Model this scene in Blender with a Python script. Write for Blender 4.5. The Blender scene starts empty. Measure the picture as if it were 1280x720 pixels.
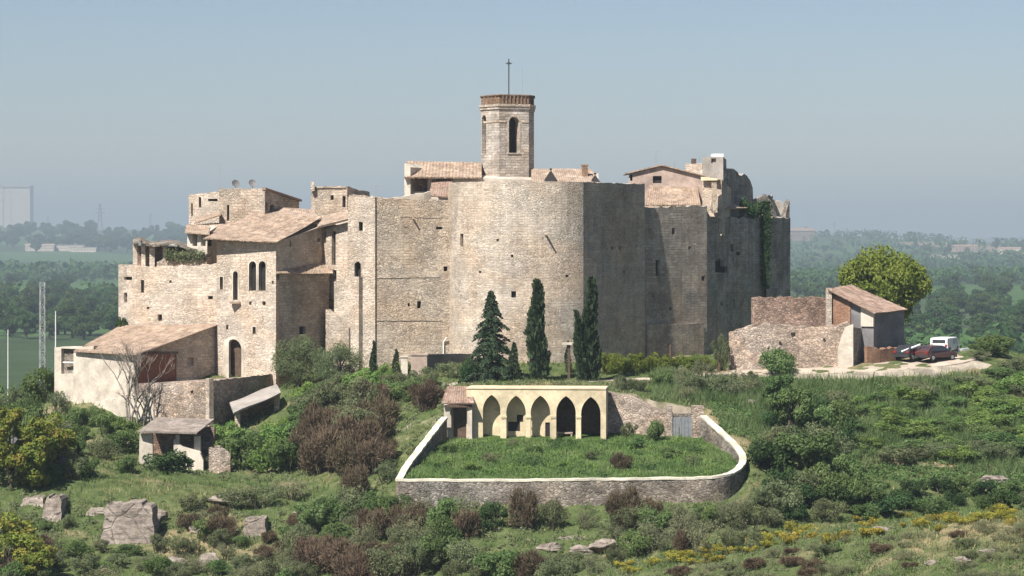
import bpy, bmesh, math, random
import numpy as np
from mathutils import Vector, Matrix
random.seed(7); RNG = np.random.default_rng(11)
scene = bpy.context.scene
COL = scene.collection

# ---------------------------------------------------------------- camera model
F, CX, HY, ZC = 3250.0, 640.0, 300.0, 11.54       # focal length in photo pixels, centre column, eye level row, eye height
def P(px, py, Y): return Vector(((px-CX)/F*Y, Y, ZC-(py-HY)/F*Y))
def X(px, Y): return (px-CX)/F*Y
def Z(py, Y): return ZC-(py-HY)/F*Y
def pl(px, Y): return (X(px, Y), Y)

# ---------------------------------------------------------------- object helpers
def tag(o, label=None, cat=None, group=None, kind=None):
    if label: o['label'] = label
    if cat: o['category'] = cat
    if group: o['group'] = group
    if kind: o['kind'] = kind
    return o
def empty(name, loc=(0,0,0), label=None, cat=None, group=None, rz=0):
    o = bpy.data.objects.new(name, None); COL.objects.link(o)
    o.empty_display_size = .2
    o.location = loc; o.rotation_euler = (0,0,rz)
    return tag(o, label, cat, group)
def link(name, me, parent=None, mat=None):
    o = bpy.data.objects.new(name, me); COL.objects.link(o)
    if mat is not None:
        me.materials.clear(); me.materials.append(mat)
    if parent is not None:
        o.parent = parent
        if parent.type == 'EMPTY' and not parent.get('local'):
            o.matrix_parent_inverse = Matrix.LocRotScale(parent.location, parent.rotation_euler, parent.scale).inverted()
    return o

class MB:
    """collects faces of ONE mesh; each face is a list of (xyz, uv)"""
    def __init__(s): s.f = []; s.smooth = False
    def face(s, pts, uvs=None):
        if uvs is None:
            a, b, c = Vector(pts[0]), Vector(pts[1]), Vector(pts[2])
            n = (b-a).cross(c-a)
            if abs(n.z) > .75*n.length: uvs = [(p[0], p[1]) for p in pts]
            else:
                t = Vector((-n.y, n.x, 0)); t = t.normalized() if t.length > 1e-9 else Vector((1,0,0))
                uvs = [(p[0]*t.x+p[1]*t.y, p[2]) for p in pts]
        s.f.append(([tuple(p) for p in pts], uvs))
    def mesh(s, name, recalc=True, weld=1e-4):
        bm = bmesh.new(); uvl = bm.loops.layers.uv.new('UVMap')
        for pts, uvs in s.f:
            vs = [bm.verts.new(p) for p in pts]
            try: f = bm.faces.new(vs)
            except ValueError: continue
            for l, uv in zip(f.loops, uvs): l[uvl].uv = uv
            f.smooth = s.smooth
        bmesh.ops.remove_doubles(bm, verts=bm.verts, dist=weld)
        if recalc: bmesh.ops.recalc_face_normals(bm, faces=bm.faces)
        ng = [f for f in bm.faces if len(f.verts) > 4]
        if ng: bmesh.ops.triangulate(bm, faces=ng)
        me = bpy.data.meshes.new(name); bm.to_mesh(me); bm.free()
        return me
    def build(s, name, mat, parent=None, **k):
        return link(name, s.mesh(name, **k), parent, mat)
    # ---- shapes
    def prism(s, plan, zb, tops):
        """vertical solid over a closed plan; zb a number or list; tops a number or list"""
        n = len(plan)
        if not isinstance(tops, (list, tuple)): tops = [tops]*n
        if not isinstance(zb, (list, tuple)): zb = [zb]*n
        u = [0]
        for i in range(n):
            a, b = plan[i], plan[(i+1) % n]
            u.append(u[-1]+math.hypot(b[0]-a[0], b[1]-a[1]))
        for i in range(n):
            j = (i+1) % n
            a, b = plan[i], plan[j]
            s.face([(*a, zb[i]), (*b, zb[j]), (*b, tops[j]), (*a, tops[i])],
                   [(u[i], zb[i]), (u[i+1], zb[j]), (u[i+1], tops[j]), (u[i], tops[i])])
        s.face([(*p, t) for p, t in zip(plan, tops)], [p for p in plan])
        s.face([(*p, z) for p, z in zip(plan, zb)], [p for p in plan])
        return s
    def box(s, c, size, rz=0, top=1.0):
        hx, hy, hz = size[0]/2, size[1]/2, size[2]/2
        ca, sa = math.cos(rz), math.sin(rz)
        def q(x, y, z): return (c[0]+x*ca-y*sa, c[1]+x*sa+y*ca, c[2]+z)
        lo = [q(-hx,-hy,-hz), q(hx,-hy,-hz), q(hx,hy,-hz), q(-hx,hy,-hz)]
        hi = [q(-hx*top,-hy*top,hz), q(hx*top,-hy*top,hz), q(hx*top,hy*top,hz), q(-hx*top,hy*top,hz)]
        s.face(lo); s.face(hi)
        for i in range(4):
            j = (i+1) % 4; s.face([lo[i], lo[j], hi[j], hi[i]])
        return s
    def strip(s, pts, zb, th, jag=0, step=.6, rnd=None):
        """wall of thickness th along a line of (x,y,ztop); the line is its camera face"""
        rnd = rnd or random
        P3 = []
        for a, b in zip(pts[:-1], pts[1:]):
            a, b = Vector(a), Vector(b); L = (b-a).xy.length
            k = max(1, int(L/step)) if jag else 1
            for i in range(k): P3.append(a.lerp(b, i/k))
        P3.append(Vector(pts[-1]))
        if jag:
            for p in P3: p.z += rnd.uniform(-jag, jag*.5)
        n = len(P3); off = []
        for i in range(n):
            d = (P3[min(i+1, n-1)]-P3[max(i-1, 0)]); d = Vector((d.x, d.y)).normalized()
            nn = Vector((-d.y, d.x))
            if nn.y < 0 and abs(nn.y) > .05: nn = -nn
            elif abs(nn.y) <= .05 and nn.x*P3[i].x < 0: nn = -nn
            off.append(nn)
        for i in range(1, n):
            if off[i].dot(off[i-1]) < 0: off[i] = -off[i]
        B = [Vector((p.x+o.x*th, p.y+o.y*th, p.z + (rnd.uniform(-jag, jag) if jag else 0))) for p, o in zip(P3, off)]
        u = 0
        zbs = zb if callable(zb) else (lambda x, y: zb)
        def lo(p): return (p.x, p.y, min(zbs(p.x, p.y), p.z-.05))
        for i in range(n-1):
            L = (P3[i+1]-P3[i]).length; a, b, c, d = P3[i], P3[i+1], B[i+1], B[i]
            la, lb, lc, ld = lo(a), lo(b), lo(c), lo(d)
            s.face([la, lb, b, a], [(u, la[2]), (u+L, lb[2]), (u+L, b.z), (u, a.z)])
            s.face([ld, lc, c, d], [(u, ld[2]), (u+L, lc[2]), (u+L, c.z), (u, d.z)])
            s.face([a, b, c, d], [(u, 0), (u+L, 0), (u+L, th), (u, th)])
            s.face([la, lb, lc, ld], [(u, 0), (u+L, 0), (u+L, th), (u, th)])
            u += L
        for k in (0, n-1):
            s.face([lo(P3[k]), P3[k], B[k], lo(B[k])], [(0, lo(P3[k])[2]), (0, P3[k].z), (th, B[k].z), (th, lo(B[k])[2])])
        return s
    def tube(s, pts, radii, n=6):
        rings = []
        for i, p in enumerate(pts):
            p = Vector(p)
            d = (Vector(pts[min(i+1, len(pts)-1)])-Vector(pts[max(i-1, 0)])).normalized()
            a = d.orthogonal().normalized(); b = d.cross(a)
            r = radii[i] if isinstance(radii, (list, tuple)) else radii
            rings.append([p+(a*math.cos(2*math.pi*k/n)+b*math.sin(2*math.pi*k/n))*r for k in range(n)])
        for i in range(len(rings)-1):
            # align ring starts
            for k in range(n):
                l = (k+1) % n
                s.face([rings[i][k], rings[i][l], rings[i+1][l], rings[i+1][k]])
        s.face(rings[0]); s.face(rings[-1])
        return s
    def tiles(s, A, B, C, D, th=.12, pitch=.24, course=.42, amp=.045, sag=0.0, rag=0.0):
        """barrel tiled roof slab: A-B eave, D-C upper edge"""
        A, B, C, D = map(Vector, (A, B, C, D))
        le = max((B-A).length, (C-D).length); ls = max((D-A).length, (C-B).length)
        nu = max(6, int(le/pitch)*4); nv = max(2, int(ls/course)*2)
        nrm = (B-A).cross(D-A).normalized()
        if nrm.z < 0: nrm = -nrm
        g = []; ph = random.uniform(0, 6)
        for j in range(nv+1):
            row = []
            v = j/nv
            for i in range(nu+1):
                u = i/nu
                p = A.lerp(B, u).lerp(D.lerp(C, u), v)
                h = amp*(abs(math.cos(math.pi*u*le/pitch))-.5)
                h += (.022 if j % 2 == 0 else -.012) - sag*4*v*(1-v)*(.6+.4*math.sin(u*5+ph))
                h += .03*math.sin(u*le*.9+ph)*math.sin(v*ls*.7+1)
                q = p+nrm*h
                if rag and j == 0: q = q-(D-A).normalized()*random.uniform(-rag, rag)
                row.append(q)
            g.append(row)
        for j in range(nv):
            for i in range(nu):
                us = [(i/nu*le, j/nv*ls), ((i+1)/nu*le, j/nv*ls), ((i+1)/nu*le, (j+1)/nv*ls), (i/nu*le, (j+1)/nv*ls)]
                s.face([g[j][i], g[j][i+1], g[j+1][i+1], g[j+1][i]], us)
        dn = -nrm*th
        loA, loB, loC, loD = g[0][0]+dn, g[0][-1]+dn, g[-1][-1]+dn, g[-1][0]+dn
        s.face([loA, loB, loC, loD])
        def edge(line, a, b):
            k = len(line)-1
            for i in range(k):
                s.face([line[i], line[i+1], a.lerp(b, (i+1)/k), a.lerp(b, i/k)])
        edge(g[0], loA, loB); edge(g[-1], loD, loC)
        edge([r[0] for r in g], loA, loD); edge([r[-1] for r in g], loB, loC)
        return s

def jagplan(plan, tops, edges, step=.5, amp=.12, rnd=None):
    """subdivide the given plan edges and roughen the tops there"""
    rnd = rnd or random
    op, ot, n = [], [], len(plan)
    for i in range(n):
        j = (i+1) % n; a, b = plan[i], plan[j]
        op.append(a); ot.append(tops[i])
        if i in edges:
            k = max(1, int(math.hypot(b[0]-a[0], b[1]-a[1])/step))
            for m in range(1, k):
                t = (m+rnd.uniform(-.3, .3))/k
                op.append((a[0]+(b[0]-a[0])*t, a[1]+(b[1]-a[1])*t))
                ot.append(tops[i]+(tops[j]-tops[i])*t+rnd.uniform(-amp, amp*.4))
    return op, ot

# ---------------------------------------------------------------- materials
class NT:
    def __init__(s, name):
        s.m = bpy.data.materials.new(name); s.m.use_nodes = True
        s.t = s.m.node_tree; s.t.nodes.clear()
    def n(s, typ, **k):
        nd = s.t.nodes.new(typ)
        for a, v in k.items():
            if a.startswith('i_'):
                key = a[2:]; key = int(key) if key.isdigit() else key.replace('_', ' ')
                s.set(nd.inputs[key], v)
            else: setattr(nd, a, v)
        return nd
    def set(s, inp, v):
        if isinstance(v, bpy.types.NodeSocket): s.t.links.new(v, inp)
        elif isinstance(v, bpy.types.Node): s.t.links.new(v.outputs[0], inp)
        else:
            if inp.type == 'RGBA' and len(v) == 3: v = (*v, 1)
            inp.default_value = v
    def math(s, op, a, b=0.0, c=0.0):
        nd = s.t.nodes.new('ShaderNodeMath'); nd.operation = op
        s.set(nd.inputs[0], a); s.set(nd.inputs[1], b); s.set(nd.inputs[2], c); return nd.outputs[0]
    def mix(s, fac, a, b, mode='MIX'):
        nd = s.t.nodes.new('ShaderNodeMix'); nd.data_type = 'RGBA'; nd.blend_type = mode
        s.set(nd.inputs[0], fac); s.set(nd.inputs[6], a); s.set(nd.inputs[7], b); return nd.outputs[2]
    def ramp(s, fac, stops, interp='LINEAR'):
        nd = s.t.nodes.new('ShaderNodeValToRGB'); s.set(nd.inputs[0], fac); cr = nd.color_ramp; cr.interpolation = interp
        while len(cr.elements) < len(stops): cr.elements.new(.5)
        for e, (p, c) in zip(cr.elements, stops):
            e.position = p; e.color = (c, c, c, 1) if isinstance(c, (int, float)) else (*c, 1)
        return nd.outputs[0]
    def noise(s, vec, scale, detail=4, rough=.55, dist=0):
        nd = s.n('ShaderNodeTexNoise', i_Scale=scale, i_Detail=detail, i_Roughness=rough, i_Distortion=dist)
        if vec is not None: s.set(nd.inputs['Vector'], vec)
        return nd.outputs[0]
    def uv(s): return s.n('ShaderNodeTexCoord').outputs['UV']
    def obj(s): return s.n('ShaderNodeTexCoord').outputs['Object']
    def pos(s): return s.n('ShaderNodeNewGeometry').outputs['Position']
    def vadd(s, a, b, op='ADD'):
        nd = s.t.nodes.new('ShaderNodeVectorMath'); nd.operation = op
        s.set(nd.inputs[0], a); s.set(nd.inputs[1], b); return nd.outputs[0]
    def scale(s, a, f):
        nd = s.t.nodes.new('ShaderNodeVectorMath'); nd.operation = 'SCALE'
        s.set(nd.inputs[0], a); s.set(nd.inputs['Scale'], f); return nd.outputs[0]
    def finish(s, col, rough=.9, bump=None, bd=.04, bs=.7, metallic=0.0, spec=.25):
        b = s.n('ShaderNodeBsdfPrincipled'); s.set(b.inputs['Base Color'], col); s.set(b.inputs['Roughness'], rough)
        b.inputs['Metallic'].default_value = metallic; b.inputs['Specular IOR Level'].default_value = spec
        if bump is not None:
            bn = s.n('ShaderNodeBump', i_Strength=bs, i_Distance=bd, i_Height=bump); s.set(b.inputs['Normal'], bn)
        o = s.n('ShaderNodeOutputMaterial'); s.set(o.inputs[0], b); return s.m

def stone(name, c, dark=.72, rub=.5, course=.27, width=.52, stain=.5, warm=(1.06, .93, .82), mortar=.62, streak=0.0, seed=0):
    t = NT(name); uv = t.uv()
    wob = t.n('ShaderNodeTexNoise', i_Scale=1.3, i_Detail=3.0); t.set(wob.inputs['Vector'], uv)
    w = t.scale(t.vadd(wob.outputs['Color'], (.5, .5, .5), 'SUBTRACT'), .22)
    uvw = t.vadd(t.vadd(uv, w), (seed*3.7, seed*1.9, 0))
    c1 = tuple(x*dark for x in c); c2 = tuple(min(.8, x*1.22) for x in c); cm = tuple(x*mortar for x in c)
    br = t.n('ShaderNodeTexBrick', offset=.5, squash=1.3, i_Scale=1.0, i_Color1=c1, i_Color2=c2, i_Mortar=cm)
    br.inputs['Mortar Size'].default_value = .022; br.inputs['Mortar Smooth'].default_value = .4
    br.inputs['Brick Width'].default_value = width; br.inputs['Row Height'].default_value = course; br.inputs['Bias'].default_value = .1
    t.set(br.inputs['Vector'], uvw)
    sq = t.vadd(uvw, (1.0, 1.75, 1), 'MULTIPLY')
    vo = t.n('ShaderNodeTexVoronoi', i_Scale=3.4); t.set(vo.inputs['Vector'], sq)
    vd = t.n('ShaderNodeTexVoronoi', feature='DISTANCE_TO_EDGE', i_Scale=3.4); t.set(vd.inputs['Vector'], sq)
    sep = t.n('ShaderNodeSeparateColor'); t.set(sep.inputs[0], vo.outputs['Color'])
    rc = t.mix(sep.outputs[0], c1, c2)
    rc = t.mix(t.ramp(vd.outputs['Distance'], [(.0, .35), (.10, 1.0)]), cm, rc)
    sel = t.ramp(t.noise(uvw, .33, 3), [(rub-.12, 0.0), (rub+.12, 1.0)])
    col = t.mix(sel, rc, br.outputs['Color'])
    # warm / grey patches and dirt with their own shapes
    wp = t.ramp(t.noise(uvw, .21, 5, .6, .6), [(.40, 0.0), (.66, 1.0)])
    col = t.mix(t.math('MULTIPLY', wp, .75), col, t.mix(1.0, col, warm, 'MULTIPLY'))
    st = t.ramp(t.noise(t.vadd(uvw, (11, 5, 0)), .5, 6, .65, .3), [(.38, 1.0-stain), (.62, 1.0)])
    col = t.mix(1.0, col, st, 'MULTIPLY')
    band = t.ramp(t.noise(t.vadd(uvw, (.10, 1.0, 1), 'MULTIPLY'), 1.3, 3, .6), [(.34, .90), (.66, 1.05)])
    col = t.mix(1.0, col, band, 'MULTIPLY')
    pv = t.n('ShaderNodeTexVoronoi', i_Scale=.19); t.set(pv.inputs['Vector'], t.vadd(uvw, t.scale(t.vadd(wob.outputs['Color'], (.5, .5, .5), 'SUBTRACT'), 1.6)))
    ps = t.n('ShaderNodeSeparateColor'); t.set(ps.inputs[0], pv.outputs['Color'])
    col = t.mix(1.0, col, t.ramp(ps.outputs[1], [(0, (.86, .83, .79)), (.45, (1, .99, .98)), (1, (1.10, 1.08, 1.06))]), 'MULTIPLY')
    if streak:
        sv = t.vadd(uvw, (1.0, .07, 1), 'MULTIPLY')
        sk = t.ramp(t.noise(sv, 1.6, 4, .6), [(.36, 1.0-streak), (.6, 1.0)])
        col = t.mix(1.0, col, sk, 'MULTIPLY')
    fine = t.ramp(t.noise(t.vadd(uvw, (1, 1.6, 1), 'MULTIPLY'), 4.2, 4, .72), [(.3, .78), (.7, 1.18)])
    col = t.mix(1.0, col, fine, 'MULTIPLY')
    pit = t.ramp(t.noise(t.vadd(uvw, (3, 9, 0)), 2.6, 2, .5), [(.25, .55), (.34, 1.0)])
    col = t.mix(1.0, col, pit, 'MULTIPLY')
    h = t.mix(sel, t.ramp(vd.outputs['Distance'], [(0, 0.0), (.12, 1.0)]), t.math('SUBTRACT', 1.0, br.outputs['Fac']))
    h = t.math('ADD', t.math('MULTIPLY', h, .6), t.math('MULTIPLY', t.noise(uvw, 5, 4, .7), .9))
    return t.finish(col, .95, h, .09, .9, spec=.1)

def plaster(name, c, stain=.35, bd=.02):
    t = NT(name); v = t.obj()
    a = t.ramp(t.noise(v, .5, 5, .6, .4), [(.35, 1-stain), (.65, 1.05)])
    b = t.ramp(t.noise(v, 4.0, 4, .7), [(.3, .84), (.7, 1.1)])
    col = t.mix(1.0, t.mix(1.0, c, a, 'MULTIPLY'), b, 'MULTIPLY')
    return t.finish(col, .9, t.noise(v, 7, 4, .7), bd, .7, spec=.15)

def tilemat(name, ca, cb, cc):
    t = NT(name); uv = t.uv()
    sx = t.n('ShaderNodeSeparateXYZ'); t.set(sx.inputs[0], uv)
    cell = t.n('ShaderNodeCombineXYZ')
    t.set(cell.inputs[0], t.math('FLOOR', t.math('DIVIDE', sx.outputs[0], .24))); t.set(cell.inputs[1], t.math('FLOOR', t.math('DIVIDE', sx.outputs[1], .42)))
    wn = t.n('ShaderNodeTexWhiteNoise', noise_dimensions='2D'); t.set(wn.inputs['Vector'], cell)
    col = t.ramp(wn.outputs['Value'], [(0, ca), (.5, cb), (1, cc)])
    li = t.ramp(t.noise(uv, .7, 5, .6, .5), [(.35, .62), (.65, 1.1)])
    col = t.mix(1.0, col, li, 'MULTIPLY')
    lich = t.ramp(t.noise(t.vadd(uv, (4, 7, 0)), 1.4, 4, .65), [(.55, 0.0), (.72, .5)])
    col = t.mix(lich, col, (.27, .225, .175))
    return t.finish(col, .9, t.noise(uv, 9, 3), .02, .5, spec=.15)

def leafmat(name, cs, trans=.42, sc=.9, val=.35, hue=.03, gain=2.1):
    t = NT(name)
    oi = t.n('ShaderNodeObjectInfo')
    v = t.vadd(t.obj(), t.scale(t.n('ShaderNodeCombineXYZ', i_0=1.0, i_1=2.0, i_2=.5).outputs[0], t.math('MULTIPLY', oi.outputs['Random'], 37.0)))
    f = t.noise(v, sc, 3, .6)
    n = len(cs); cs = [tuple(min(.5, q*gain) for q in c) for c in cs]; col = t.ramp(f, [(.28+.44*i/(n-1), c) for i, c in enumerate(cs)])
    spk = t.ramp(t.noise(v, 7.0, 2, .6), [(.3, .72), (.7, 1.25)])
    col = t.mix(1.0, col, spk, 'MULTIPLY')
    hs = t.n('ShaderNodeHueSaturation'); t.set(hs.inputs['Color'], col)
    t.set(hs.inputs['Value'], t.math('ADD', 1-val/2, t.math('MULTIPLY', oi.outputs['Random'], val)))
    r2 = t.math('FRACT', t.math('MULTIPLY', oi.outputs['Random'], 17.3))
    t.set(hs.inputs['Hue'], t.math('ADD', .5-hue/2, t.math('MULTIPLY', r2, hue)))
    d = t.n('ShaderNodeBsdfDiffuse'); t.set(d.inputs[0], hs.outputs[0])
    tr = t.n('ShaderNodeBsdfTranslucent'); t.set(tr.inputs[0], hs.outputs[0])
    mx = t.n('ShaderNodeMixShader', i_0=trans); t.set(mx.inputs[1], d); t.set(mx.inputs[2], tr)
    o = t.n('ShaderNodeOutputMaterial'); t.set(o.inputs[0], mx); return t.m

def plain(name, c, rough=.6, metallic=0.0, var=.25, sc=3.0, spec=.3):
    t = NT(name); v = t.obj()
    col = t.mix(1.0, c, t.ramp(t.noise(v, sc, 4, .65), [(.3, 1-var), (.7, 1+var*.5)]), 'MULTIPLY')
    return t.finish(col, rough, metallic=metallic, spec=spec)

M = {}
M['stone'] = stone('limestone_masonry', (.55, .475, .395), seed=1, rub=.52, stain=.28)
M['stone_round'] = stone('ashlar_limestone', (.56, .49, .41), seed=2, rub=.56, course=.24, width=.46, stain=.24, dark=.8, mortar=.84, streak=.14)
M['stone_brown'] = stone('brown_rubble', (.55, .47, .38), seed=3, rub=.6, stain=.28)
M['stone_shade'] = stone('shade_toned_weathered_masonry', (.47, .43, .39), seed=4, rub=.5, course=.26, width=.5, stain=.4, streak=.28, warm=(1.05, .95, .85))  # greyer copy of the castle stone; shade of these walls is put into the colour
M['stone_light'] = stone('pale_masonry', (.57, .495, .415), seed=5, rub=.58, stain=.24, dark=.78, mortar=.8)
M['stone_dusk'] = stone('warm_shade_masonry', (.50, .44, .375), seed=14, rub=.5, course=.26, width=.5, stain=.36, streak=.2)  # warmer copy for the near curtain wall, its lighter shade put into the colour
M['rubble'] = stone('loose_rubble', (.50, .42, .355), seed=6, rub=.75, stain=.42, dark=.6)
M['rubble_red'] = stone('reddish_rubble', (.37, .265, .21), seed=7, rub=.8, stain=.5, dark=.55)
M['rubble_grey'] = stone('grey_rubble', (.36, .33, .29), seed=8, rub=.75, stain=.5, dark=.5)
M['plaster'] = plaster('pale_limewash', (.58, .51, .42), stain=.38)
M['cream'] = plaster('cream_render', (.67, .555, .37), stain=.34)
M['coping'] = plaster('whitewashed_coping', (.72, .66, .53), stain=.42)
M['pink'] = plaster('pink_plaster', (.45, .345, .285), stain=.4)
M['brick'] = stone('orange_brickwork', (.38, .235, .165), seed=9, rub=.2, course=.09, width=.26, stain=.4, mortar=.9)
M['brick_top'] = stone('parapet_brick', (.36, .26, .19), seed=10, rub=.3, course=.12, width=.3, stain=.45)
M['greystone'] = stone('bell_tower_masonry', (.52, .47, .41), seed=12, rub=.4, stain=.38)
M['tile'] = tilemat('terracotta_tiles', (.26, .18, .13), (.35, .255, .185), (.41, .32, .245))
M['tile_red'] = tilemat('reddish_tiles', (.225, .14, .105), (.30, .205, .155), (.36, .27, .215))
M['tile_grey'] = tilemat('greyed_tiles', (.22, .175, .145), (.28, .235, .20), (.33, .285, .245))
M['tile_pale'] = tilemat('weathered_tiles', (.29, .205, .15), (.36, .27, .205), (.41, .325, .26))
M['dark'] = plain('dark_void_panel', (.020, .017, .015), .8, var=.3)  # near-black; as opening panels it stands in for unlit depth
M['wood'] = plain('old_brown_wood', (.10, .065, .045), .8, var=.45)
M['rust'] = plain('rust_red_planks', (.20, .075, .042), .8, var=.4, sc=5)
M['metal'] = plain('galvanised_metal', (.42, .43, .43), .45, .5)
M['greymetal'] = plain('grey_sheet_gate', (.25, .26, .27), .5, .3)
M['iron'] = plain('dark_iron', (.05, .05, .052), .6, .4)
M['whitepaint'] = plain('white_paint', (.72, .72, .70), .5, var=.12)
M['concrete'] = plaster('pale_concrete', (.34, .305, .27), stain=.35)
M['shade_grey'] = plaster('shade_grey_render', (.20, .19, .19), stain=.4)  # dark grey that carries the shade of the shed side and garden wall

# ---------------------------------------------------------------- terrain
PLAIN = -25.0
_pix = [(560,478,232),(640,478,231),(700,477,232),(830,472,235),(900,468,238),(960,470,236),(1000,470,235),(1100,455,240),(1220,438,248),
 (600,452,244),(680,452,243),(750,455,246),(880,446,257),(960,457,246),(1060,455,242),(1130,449,246),(1130,441,258),
 (295,476,244.5),(225,532,235.5),(345,500,240),(420,488,236),(500,481,232),(100,522,238),(60,503,245),(30,545,240),(150,530,236),
 (60,600,208),(220,592,215),(400,595,214),(480,602,207),(230,586,220),(330,582,222),(450,540,224),(535,545,214),
 (100,655,200),(300,645,202),(450,645,199),(100,720,190),(300,720,189),(500,720,184),
 (560,645,193),(700,645,193),(850,642,193),(930,632,195),(700,700,184),(850,690,183),(620,720,181),
 (950,560,206),(900,500,224),(960,600,199),(1000,520,220),(860,505,221),
 (1150,520,224),(1250,500,232),(1275,452,246),(1200,588,212),(1050,592,209),(1290,588,212),(1200,580,214),(1100,622,204),(1250,628,206),
 (650,489,219),(750,489,219),(590,489,220),
 (1280,640,150),(1130,652,154),(1000,668,159),(880,690,164),(760,714,169),(1280,720,135),(1100,720,141),(950,720,148)]
_wld = [(-28,262,-2.5),(-37.5,253,-1.5),(-45,252,-5),(25,178,-12),(45,184,-11.5),(10,174,-13.5),(30,120,-9),(45,120,-8),(0,150,-15),(-20,165,-16),(-38,170,-15.5),
 (-40,120,-20),(0,110,-18),(0,60,-22),(60,60,-15),(-60,60,-22),(-75,210,-12),(-75,250,-14),(75,215,-6),(75,250,-2),(75,180,-10),(80,140,-4),
 (-25,290,-2),(0,300,-1),(30,300,-2),(-60,300,-18),(60,290,-7),(0,345,-12),(60,340,-15),(-60,340,-22),(28,285,-1),(0,270,0),(90,300,-12)]
_C = np.array([(X(a, Y), Y, Z(b, Y)) for a, b, Y in _pix]+_wld, float)
def _phi(r2): return np.where(r2 > 1e-9, .5*r2*np.log(np.maximum(r2, 1e-9)), 0)
def _fit():
    n = len(_C); xy = _C[:, :2]/100
    K = _phi(((xy[:, None]-xy[None])**2).sum(-1))+np.eye(n)*2e-4
    Pm = np.hstack([np.ones((n, 1)), xy]); A = np.zeros((n+3, n+3))
    A[:n, :n] = K; A[:n, n:] = Pm; A[n:, :n] = Pm.T
    return np.linalg.solve(A, np.concatenate([_C[:, 2], np.zeros(3)]))
_W = _fit()
def sstep(a, b, x):
    t = np.clip((x-a)/(b-a), 0, 1); return t*t*(3-2*t)
def plain_z(x, y):
    """valley floor with low swells that rise to a far ridge"""
    return (PLAIN + sstep(900, 2600, y)*6*np.sin(x*.0021+1)*np.sin(y*.0017)
            + sstep(3000, 6200, y)*(46+9*np.sin(x*.0031+.6)+6*np.sin(x*.0083+2)-16*np.clip(x/1200, -1, 1))
            + sstep(330, 700, y)*sstep(60, 200, x)*5)
def hill_z(x, y):
    x = np.atleast_1d(np.asarray(x, float)); y = np.atleast_1d(np.asarray(y, float))
    q = np.stack([x, y], -1)/100; c = _C[:, :2]/100; out = np.zeros(len(q))
    for i in range(0, len(q), 20000):
        s = q[i:i+20000]
        out[i:i+20000] = _phi(((s[:, None]-c[None])**2).sum(-1))@_W[:-3] + _W[-3] + s@_W[-2:]
    out = np.clip(out, -26, 3.5)
    w = (1-sstep(300, 460, y))*(1-sstep(75, 150, np.abs(x)))
    return out*w + plain_z(x, y)*(1-w)
# the burial ground behind the retaining wall
CEM = [pl(499, 195.3), pl(640, 195.2), pl(900, 195.6), pl(921, 197.3), pl(929, 200.5), pl(920, 204.5), pl(904, 208.5), pl(884, 214.0), pl(882, 218.2), pl(757, 219.2), pl(575, 217.2), pl(556, 214)]
def cem_z(y): return -4.85-(213-np.asarray(y, float))*.095
def in_poly(x, y, poly, grow=0.0):
    cx = sum(p[0] for p in poly)/len(poly); cy = sum(p[1] for p in poly)/len(poly)
    pp = [(p[0]+(p[0]-cx)/max(1e-6, math.hypot(p[0]-cx, p[1]-cy))*grow, p[1]+(p[1]-cy)/max(1e-6, math.hypot(p[0]-cx, p[1]-cy))*grow) for p in poly]
    x = np.asarray(x, float); y = np.asarray(y, float); r = np.zeros(x.shape, bool); n = len(pp)
    for i in range(n):
        x1, y1 = pp[i]; x2, y2 = pp[(i+1) % n]
        c = ((y1 > y) != (y2 > y)) & (x < (x2-x1)*(y-y1)/((y2-y1) if abs(y2-y1) > 1e-9 else 1e-9)+x1)
        r ^= c
    return r
def ground(x, y):
    z = hill_z(x, y); x = np.atleast_1d(np.asarray(x, float)); y = np.atleast_1d(np.asarray(y, float))
    ins = in_poly(x, y, CEM, .25)
    return np.where(ins, np.minimum(z, cem_z(y)-.7), z)
def gz(x, y): return float(ground(x, y)[0])
def surf(x, y):
    if bool(in_poly(np.array([x]), np.array([y]), CEM)[0]): return float(cem_z(y))
    return gz(x, y)
def hit(px, py, y0=128, y1=330):
    """the ground point seen at a photo pixel"""
    ys = np.arange(y0, y1, .25); d = ZC-(py-HY)/F*ys - ground((px-CX)/F*ys, ys)
    k = np.argmax(d < 0)
    if not (d < 0).any(): return None
    y = float(ys[k]); x = (px-CX)/F*y
    return Vector((x, y, gz(x, y)))

ys = np.concatenate([np.arange(20, 128, 4.0), np.arange(128, 300, .7), np.arange(300, 420, 3.0), np.geomspace(420, 16000, 110)])
us = np.concatenate([np.linspace(-.75, -.24, 24), np.linspace(-.235, .235, 190), np.linspace(.24, .75, 24)])
gx = us[None, :]*ys[:, None]; gy = np.repeat(ys[:, None], len(us), 1)
gzv = ground(gx.ravel(), gy.ravel())
# small natural unevenness near by
near = (gy.ravel() < 330)
gzv = gzv + near*(.16*np.sin(gx.ravel()*1.7+gy.ravel()*.6)*np.sin(gy.ravel()*1.3-gx.ravel()*.4)+.09*np.sin(gx.ravel()*3.9+1)*np.sin(gy.ravel()*3.1))
def np_mesh(name, verts, faces, smooth=False, uvs=None):
    me = bpy.data.meshes.new(name); verts = np.asarray(verts, np.float32); faces = np.asarray(faces, np.int32)
    n, k = faces.shape
    me.vertices.add(len(verts)); me.vertices.foreach_set('co', verts.ravel())
    me.loops.add(n*k); me.loops.foreach_set('vertex_index', faces.ravel())
    me.polygons.add(n); me.polygons.foreach_set('loop_start', np.arange(0, n*k, k, dtype=np.int32))
    me.polygons.foreach_set('loop_total', np.full(n, k, np.int32))
    if smooth: me.polygons.foreach_set('use_smooth', np.ones(n, bool))
    me.update(calc_edges=True); return me
nr, nc = gx.shape
idx = np.arange(nr*nc).reshape(nr, nc)
fq = np.stack([idx[:-1, :-1], idx[:-1, 1:], idx[1:, 1:], idx[1:, :-1]], -1).reshape(-1, 4)
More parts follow.
